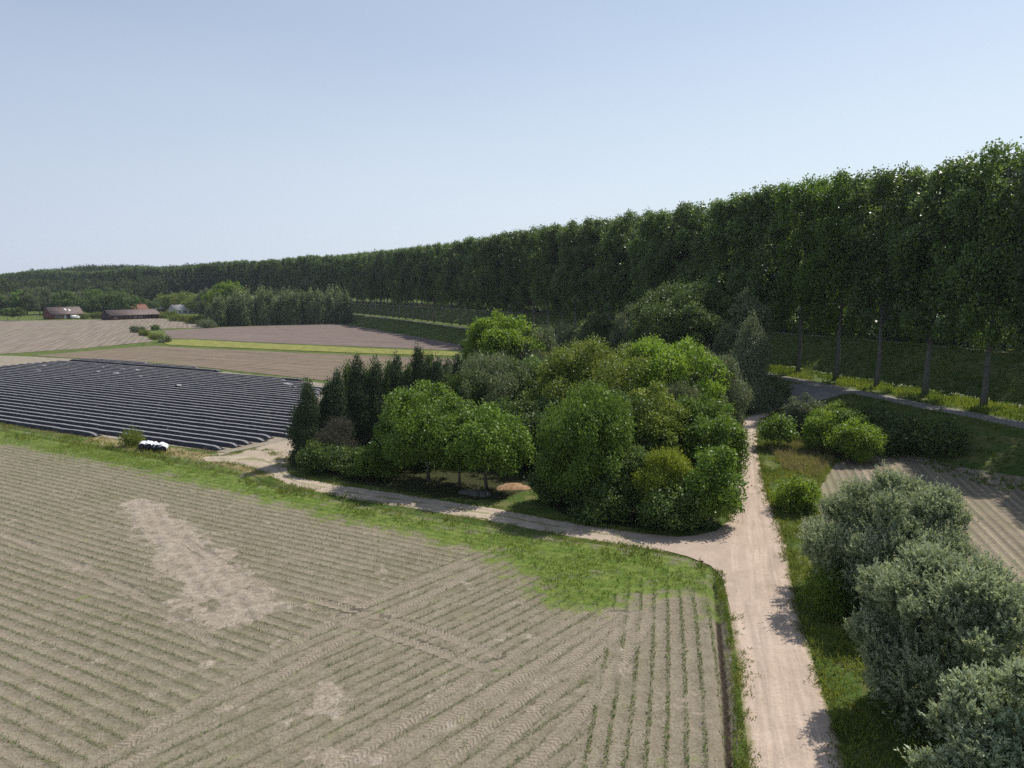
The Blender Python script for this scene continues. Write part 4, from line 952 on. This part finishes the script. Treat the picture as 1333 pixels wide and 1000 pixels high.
# rolls of film by the track
m_white = plain('white film', (.72, .72, .74), .4, .5, .1, 5, .03); m_black = plain('black film roll', (.015, .013, .022), .45, .4, .3, 4, .02)
base = H([(200, 586)])[0]; rl = []
seats = [(-1.62 + .53 * i, .12 * (i % 2), .40 + .03 * (i % 3)) for i in range(7)]
words_ = ['%s of the seven film rolls lying side by side beside the green bush' % q for q in ('leftmost', 'second', 'third', 'middle', 'fifth', 'sixth', 'rightmost')]
for (u, v, h_), wd in zip(seats, words_):
    e = empty('film_roll', (base[0] + u * .92 + v, base[1] - u * .38 + v, h_ - .02), R(22) + rng.normal() * .1); e.scale = (1.08, 1.0, 1.12); tag(e, wd, 'film roll', 'heap of rolled up film')
    n = 20; a = np.arange(n) / n * 2 * math.pi; V = []; ys = np.linspace(-.85, .85, 9)
    for i, yy in enumerate(ys):
        r = .36 + rng.normal(size=n) * .012 + .012 * math.sin(i * 2.2); V.append(np.stack([np.cos(a) * r, np.full(n, yy), np.sin(a) * r], 1))
    V = np.stack(V); idx = np.arange(9 * n).reshape(9, n); up = (np.arange(n) < n // 2 + 1) & (np.arange(n) >= 0)
    Q = np.stack([idx[:-1], idx[1:], np.roll(idx, -1, 1)[1:], np.roll(idx, -1, 1)[:-1]], -1)
    Vf = V.reshape(-1, 3); obj('black_film', mesh_from('black_film', np.vstack([Vf * (.97, 1.0, .97), [(0, -.8, 0), (0, .8, 0)]]), Q.reshape(-1, 4), [(9 * n, (j), (j + 1) % n) for j in range(n)] + [(9 * n + 1, 8 * n + (j + 1) % n, 8 * n + j) for j in range(n)], True), m_black, e)
    obj('white_film', mesh_from('white_film', Vf * (1.03, .97, 1.03), Q[:, :9].reshape(-1, 4), None, True), m_white, e)
    mb = MB(); mb.tube([(0, -.92, 0), (0, .92, 0)], .045, 8); mb.build('core', plain('grey card core', (.25, .2, .14), .8, .1), e)

# ============================================================ the farm
m_brick = plain('dark red brick', (.20, .075, .055), .85, .15, .25, 3); m_brick2 = plain('orange red brick', (.36, .15, .10), .85, .15, .2, 3)
m_wood = plain('dark brown boarding', (.075, .045, .038), .8, .15, .3, 2); m_slate = plain('brown grey roof sheets', (.135, .10, .09), .7, .3, .15, .8); m_tile = plain('red roof tiles', (.16, .075, .055), .8, .2, .2, 1.2)
m_grey = plain('pale grey roof tiles', (.34, .34, .32), .75, .25, .12, 1); m_wht = plain('whitewashed wall', (.60, .58, .54), .85, .15, .1, 1); m_gls = plain('dark window glass', (.03, .035, .04), .15, .6, .1); m_fr = plain('white frame', (.7, .7, .68), .5, .3, .05)
def house(name, label, px, by, L, D, hw, hr, rz, wallm, roofm, doors=(), windows=(), chim=(), frontm=None, over=.5, skyl=()):
    x, y = hit(px, by); e = empty(name, (x, y, -.05), rz); tag(e, label, 'house' if 'barn' not in name and 'shed' not in name else 'barn')
    mb = MB(); mb.box(-L / 2, L / 2, -D / 2, D / 2, 0, hw)
    for sx in (-1, 1):
        X0, X1 = sx * L / 2, sx * (L / 2 - .25)
        mb.add([(X0, -D / 2, hw), (X0, D / 2, hw), (X0, 0, hw + hr), (X1, -D / 2, hw), (X1, D / 2, hw), (X1, 0, hw + hr)], [(0, 2, 5, 3), (1, 4, 5, 2)], [(0, 1, 2), (3, 5, 4)])
    mb.build('wall', wallm, e)
    mb = MB(); k = hr / (D / 2); lo = over; th = .14; xe = L / 2 + over * .7
    for s_ in (-1, 1):
        yb, zb = s_ * (D / 2 + lo), hw - k * lo + .06; zr = hw + hr + .06
        V = [(-xe, yb, zb), (xe, yb, zb), (xe, 0, zr), (-xe, 0, zr)]; V += [(a, b_, c_ + th) for a, b_, c_ in V]
        mb.add(V, [(0, 3, 2, 1), (4, 5, 6, 7), (0, 1, 5, 4), (3, 7, 6, 2), (0, 4, 7, 3), (1, 2, 6, 5)])
    rf = mb.build('roof', roofm, e)
    for (u, zc) in chim:
        mb = MB(); mb.box(u - .4, u + .4, -.4, .4, hw + hr - .6, hw + hr + zc); mb.box(u - .48, u + .48, -.48, .48, hw + hr + zc, hw + hr + zc + .15); mb.build('chimney', m_brick, rf)
    for (u, v) in skyl:
        mb = MB(); yy = -D / 2 * (1 - v); zz = hw + hr * v; mb.add([(u - .6, yy - .5, zz - .5 * k + .26), (u + .6, yy - .5, zz - .5 * k + .26), (u + .6, yy + .5, zz + .5 * k + .26), (u - .6, yy + .5, zz + .5 * k + .26),
            (u - .6, yy - .5, zz - .5 * k + .1), (u + .6, yy - .5, zz - .5 * k + .1), (u + .6, yy + .5, zz + .5 * k + .1), (u - .6, yy + .5, zz + .5 * k + .1)], [(0, 1, 2, 3), (4, 7, 6, 5), (0, 4, 5, 1), (1, 5, 6, 2), (2, 6, 7, 3), (3, 7, 4, 0)]); mb.build('skylight', m_fr, rf)
    for (u, wd, ht, mm) in doors:
        mb = MB(); mb.box(u - wd / 2, u + wd / 2, -D / 2 - .06, -D / 2 + .02, 0, ht); d = mb.build('door', mm, e)
        mb = MB(); mb.box(u + wd / 2 - .25, u + wd / 2 - .15, -D / 2 - .12, -D / 2 - .05, ht * .45, ht * .52); mb.build('handle', m_fr, d)
    for (u, z0, wd, ht) in windows:
        mb = MB(); yf = -D / 2 - .07
        for (a, b_, c_, d_) in ((u - wd / 2 - .1, u - wd / 2, z0 - .1, z0 + ht + .1), (u + wd / 2, u + wd / 2 + .1, z0 - .1, z0 + ht + .1), (u - wd / 2, u + wd / 2, z0 + ht, z0 + ht + .1), (u - wd / 2, u + wd / 2, z0 - .1, z0), (u - .04, u + .04, z0, z0 + ht)):
            mb.box(a, b_, yf, -D / 2 + .01, c_, d_)
        f = mb.build('window', m_fr, e); mb = MB(); mb.box(u - wd / 2, u + wd / 2, -D / 2 - .03, -D / 2 + .015, z0, z0 + ht); mb.build('pane', m_gls, f)
    return e
house('brick_house', 'dark red brick house with brown roof, leftmost building at the field edge', 83, 415, 17, 9.5, 2.9, 3.6, R(56), m_brick, m_slate, [(1.0, 1.1, 2.2, m_gls), (-1.2, 1.0, 2.1, m_fr)], [(-5.5, .9, 1.6, 1.2), (-3.2, .9, 1.4, 1.2), (3.4, .9, 1.8, 1.2), (6.2, .9, 1.6, 1.2)], [(-2, .8)], skyl=((.2, .62), (2.2, .5)))
house('long_barn', 'long low dark barn with grey brown roof beside the tilled field', 171, 415.5, 28, 9, 2.6, 2.6, R(57), m_wood, m_slate, [(8, 3.4, 2.4, m_black), (-6, 3.0, 2.4, m_wood)], [(0, 1.0, 1.2, .7), (3, 1.0, 1.2, .7), (-11, 1.0, 1.2, .7)])
house('farmhouse', 'house with bright red tiled roof behind the long barn', 172, 410, 18, 8, 3.6, 3.0, R(60), m_brick2, m_tile, [(0, 1.1, 2.1, m_fr)], [(-4, .9, 1.3, 1.2), (4, .9, 1.3, 1.2)], [(6, 1.2)])
house('cottage', 'whitewashed cottage with pale grey roof, rightmost of the farm', 240, 408.5, 18, 9, 2.8, 3.2, R(58), m_wht, m_grey, [(1.5, 1.1, 2.1, m_wood)], [(-2.5, .8, 2.6, 1.3), (5.5, .8, 2.8, 1.3), (-6.2, .8, 1.2, 1.2)], [(-6.5, 1.0)])
house('garden_shed', 'small open shed with pale roof between red roof and white cottage', 203, 407, 11, 6, 2.6, 1.5, R(58), m_wood, m_grey, [(0, 3, 2.2, m_black)])
# parked van in front of the brick house
x, y = hit(98, 415); e = empty('parked_van', (x, y, 0), R(58)); tag(e, 'small white van parked against the brick house', 'van')
def prism(mb, prof, y0, y1):
    n = len(prof); V = [(a, y0, b_) for a, b_ in prof] + [(a, y1, b_) for a, b_ in prof]; mb.add(V, [(i, (i + 1) % n, n + (i + 1) % n, n + i) for i in range(n)])
    mb.T.append(np.array([(0, i + 1, i) for i in range(1, n - 1)] + [(n, n + i, n + i + 1) for i in range(1, n - 1)]) + mb.n - 2 * n)
mb = MB(); prism(mb, [(-2.4, .35), (-2.4, 1.9), (-2.2, 2.05), (1.0, 2.05), (1.6, 1.3), (2.3, 1.1), (2.4, .8), (2.4, .35)], -.95, .95); mb.build('body', m_fr, e)
mb = MB(); prism(mb, [(.1, 1.3), (.1, 1.85), (.95, 1.85), (1.4, 1.3)], -.97, -.955); mb.build('window', m_gls, e)
for u in (-1.5, 1.5):
    for v in (-.92, .92):
        mb = MB(); mb.tube([(u, v - .1, .34), (u, v + .1, .34)], .34, 14); wv = mb.build('wheel', m_black, e)
        mb = MB(); mb.tube([(u, v - .12, .34), (u, v + .12, .34)], .18, 10); mb.build('rim', m_fr, wv)
# mast-top dish by the red roof
x, y = hit(187, 409); e = empty('satellite_dish', (x, y, 0), R(-60)); tag(e, 'round white dish on a short mast beside the red roof', 'dish')
mb = MB(); mb.tube([(0, 0, 0), (0, 0, 7.6)], .07, 8); mb.build('mast', m_grey, e)
V = [(0, .25, 7.6)]; n = 16
for r in (.35, .7, 1.0):
    for i in range(n): V.append((math.cos(i / n * 6.283) * r, .25 - r * r * .3, 7.6 + math.sin(i / n * 6.283) * r))
mb = MB(); mb.add(V, [(1 + k * n + i, 1 + k * n + (i + 1) % n, 1 + (k + 1) * n + (i + 1) % n, 1 + (k + 1) * n + i) for k in range(2) for i in range(n)], [(0, 1 + (i + 1) % n, 1 + i) for i in range(n)]); mb.build('reflector', m_fr, e)

# ---- young plantation and the trees round the farm ----------------------
def simple_tree(W, Hh, z0, shape, n, lr, ncl, size, mode):
    lobes = gen_lobes(W, Hh, z0, n, lr, shape); lv = crown_leaves(lobes, ncl, 14, size * 1.1, size, .6, mode, tvar=.3)
    mb = MB(); limbs(mb, z0, lobes, Hh * .018, n=4); return leaf_mesh('crown', *lv), mb.mesh('trunk', True)
SV = [simple_tree(4.6, 15, .6, 'cone' if i % 2 else 'column', 7, .3, 150, .75, 'up') for i in range(4)]
A_, B_ = np.array(hit(282, 425)), np.array(hit(452, 421)); dd = unit((B_ - A_)[None])[0]; nn = np.array([-dd[1], dd[0]])
if nn[1] < 0: nn = -nn
L_ = np.linalg.norm(B_ - A_); P_ = {}
for r_ in range(4):
    for t in np.arange(0, L_, 3.1):
        if r_ == 3 and rng.random() < .3: continue
        q = A_ + dd * (t + rng.normal() * .9) + nn * (r_ * 4.2 + rng.normal() * 1.0); k = int(rng.integers(4)); s = rng.uniform(.74, 1.08) * (1.0 if t > 8 else .85); sw = rng.uniform(.75, 1.2)
        lab = 'young grey green poplar in the plantation block beyond the purple field'; g_ = 'young poplars of the plantation block'
        if k in P_: copy_thing(P_[k], (q[0], q[1], 0), rng.uniform(0, 6), (sw, sw, s), lab, g_)
        else: P_[k] = plant('young_poplar_tree', 'young poplar', lab, (q[0], q[1], 0), SV[k], LM['sapling'], BK, 0, (sw, sw, s), g_)
far_specs = [(12, 384, 410, 30, 'grey', 'pale bushy tree at the left border, behind the two lone trees'), (36, 378, 410, 32, 'round', 'mid green tree behind the gap left of the brick house'), (52, 373, 410, 30, 'grey', 'tall pale green tree left of the brick house'),
    (70, 384, 409, 24, 'grey', 'small pale tree above the brick house gable'), (88, 379, 411, 28, 'deep', 'dark round tree right behind the brick house'), (108, 380, 410, 24, 'grey', 'light tree right of the dark round one'),
    (124, 377, 410, 28, 'round', 'upright green tree between brick house and barn'), (122, 388, 412, 22, 'deep', 'dark low tree between brick house and barn'), (152, 378, 411, 40, 'deep', 'broad dark tree behind the left end of the barn'),
    (178, 385, 409, 20, 'deep', 'pointed dark tree behind the red roof'), (190, 390, 408, 24, 'deep', 'low dark tree behind the pale shed'), (236, 380, 406, 44, 'olive', 'rounded olive tree behind the white cottage'),
    (262, 383, 408, 34, 'olive', 'olive bushy tree right of the white cottage'), (218, 388, 405, 26, 'deep', 'small dark tree left of the olive trees'), (300, 367, 420, 44, 'lime', 'yellow green treetop rising over the plantation block'),
    (-15, 380, 411, 34, 'deep', 'dark tree cut by the left border'), (274, 376, 418, 26, 'grey', 'grey green tree at the plantation block corner')]
for a, b_, c_, d_, k, lab in far_specs: G(k, a, b_, c_, d_ * 1.1, 'farm_tree', 'tree', lab, .06, group='trees round the farm')
G('round', 10, 401, 417, 15, 'small_tree', 'tree', 'left one of two lone small trees on the meadow', .3, 'deep_green')
G('round', 24, 401, 418, 16, 'small_tree', 'tree', 'right one of two lone small trees on the meadow', .3, 'deep_green')
for a, b_, c_, d_, k, lab in ((180, 426, 433, 14, 'grey', 'pale bush at the upper end of the weedy field path'), (203, 424, 430, 8, 'deep', 'tiny dark bush standing alone by the field path'), (190, 431, 437, 13, 'weedy', 'weedy clump in the middle of the field path'),
                              (203, 436, 442, 14, 'weedy', 'weedy clump where the field path meets the yellow strip'), (214, 440, 446, 14, 'grey', 'grey green bush at the end of the yellow strip'), (216, 406, 414, 26, 'weedy', 'low hedge bush before the pale shed'),
                              (235, 411, 418, 24, 'weedy', 'garden bush in front of the white cottage'), (256, 411, 420, 26, 'weedy', 'garden bush right before the white cottage'), (270, 417, 427, 20, 'grey', 'pale bush at the purple field corner'),
                              (173, 565, 580, 24, 'weedy', 'green bush beside the heap of film rolls'), (128, 407, 415, 14, 'weedy', 'small bush in the yard left of the barn'), (110, 410, 415.5, 8, 'weedy', 'small bush at the yard entrance')):
    G(k, a, b_, c_, d_, 'small_shrub', 'shrub', lab, .0)
# field-edge hedge line between field A and the yard etc. is grass; orange soil heap and stones
def heap(name, label, cat, px, py, w_, h_, mat, seed):
    x, y = hit(px, py); r = np.random.default_rng(seed); V = []; nr_, na_ = 10, 28
    for i in range(nr_):
        for j in range(na_):
            t = i / (nr_ - 1); a = j / na_ * 6.283; rr = t * w_ / 2 * (1 + .18 * math.sin(a * 3 + seed) + .08 * math.sin(a * 7))
            V.append((math.cos(a) * rr, math.sin(a) * rr * .8, h_ * (1 - t ** 3) ** .8 * (1 + r.normal() * .09) - .05 * t))
    Q = [(i * na_ + j, i * na_ + (j + 1) % na_, (i + 1) * na_ + (j + 1) % na_, (i + 1) * na_ + j) for i in range(nr_ - 1) for j in range(na_)]
    o = obj(name, mesh_from(name, np.array(V), np.array(Q)[:, ::-1], None, True), mat); o.location = (x, y, float(zt(x, y))); return tag(o, label, cat)
heap('soil_heap', 'low orange sandy soil heap at the copse entrance', 'soil heap', 668, 634, 3.2, .2, plain('orange sand', (.29, .185, .11), .95, .1, .3, 2.5, .1), 3)
for i, (px, py, lab) in enumerate([(606, 642, 'grey boulder left of the trunk, in the shade'), (618, 644, 'pale grey boulder at the foot of the right round tree'), (630, 645, 'rounded boulder right of the trunk')]):
    heap('boulder', lab, 'boulder', px, py, rng.uniform(.9, 1.4), rng.uniform(.3, .5), plain('grey stone', (.10, .097, .09), .85, .2, .3, 3, .05), i + 11)
# ============================================================ air
N = NT('summer haze'); N.t.nodes.remove(N.p); pv = N.n('VolumePrincipled'); pv.inputs['Color'].default_value = (.80, .88, 1.0, 1); pv.inputs['Density'].default_value = .00009; pv.inputs['Anisotropy'].default_value = .2
N.t.links.new(pv.outputs[0], N.out.inputs['Volume'])
mb = MB(); mb.box(-1100, 1100, -250, 1500, -6, 55); tag(mb.build('haze', N.m), kind='stuff')
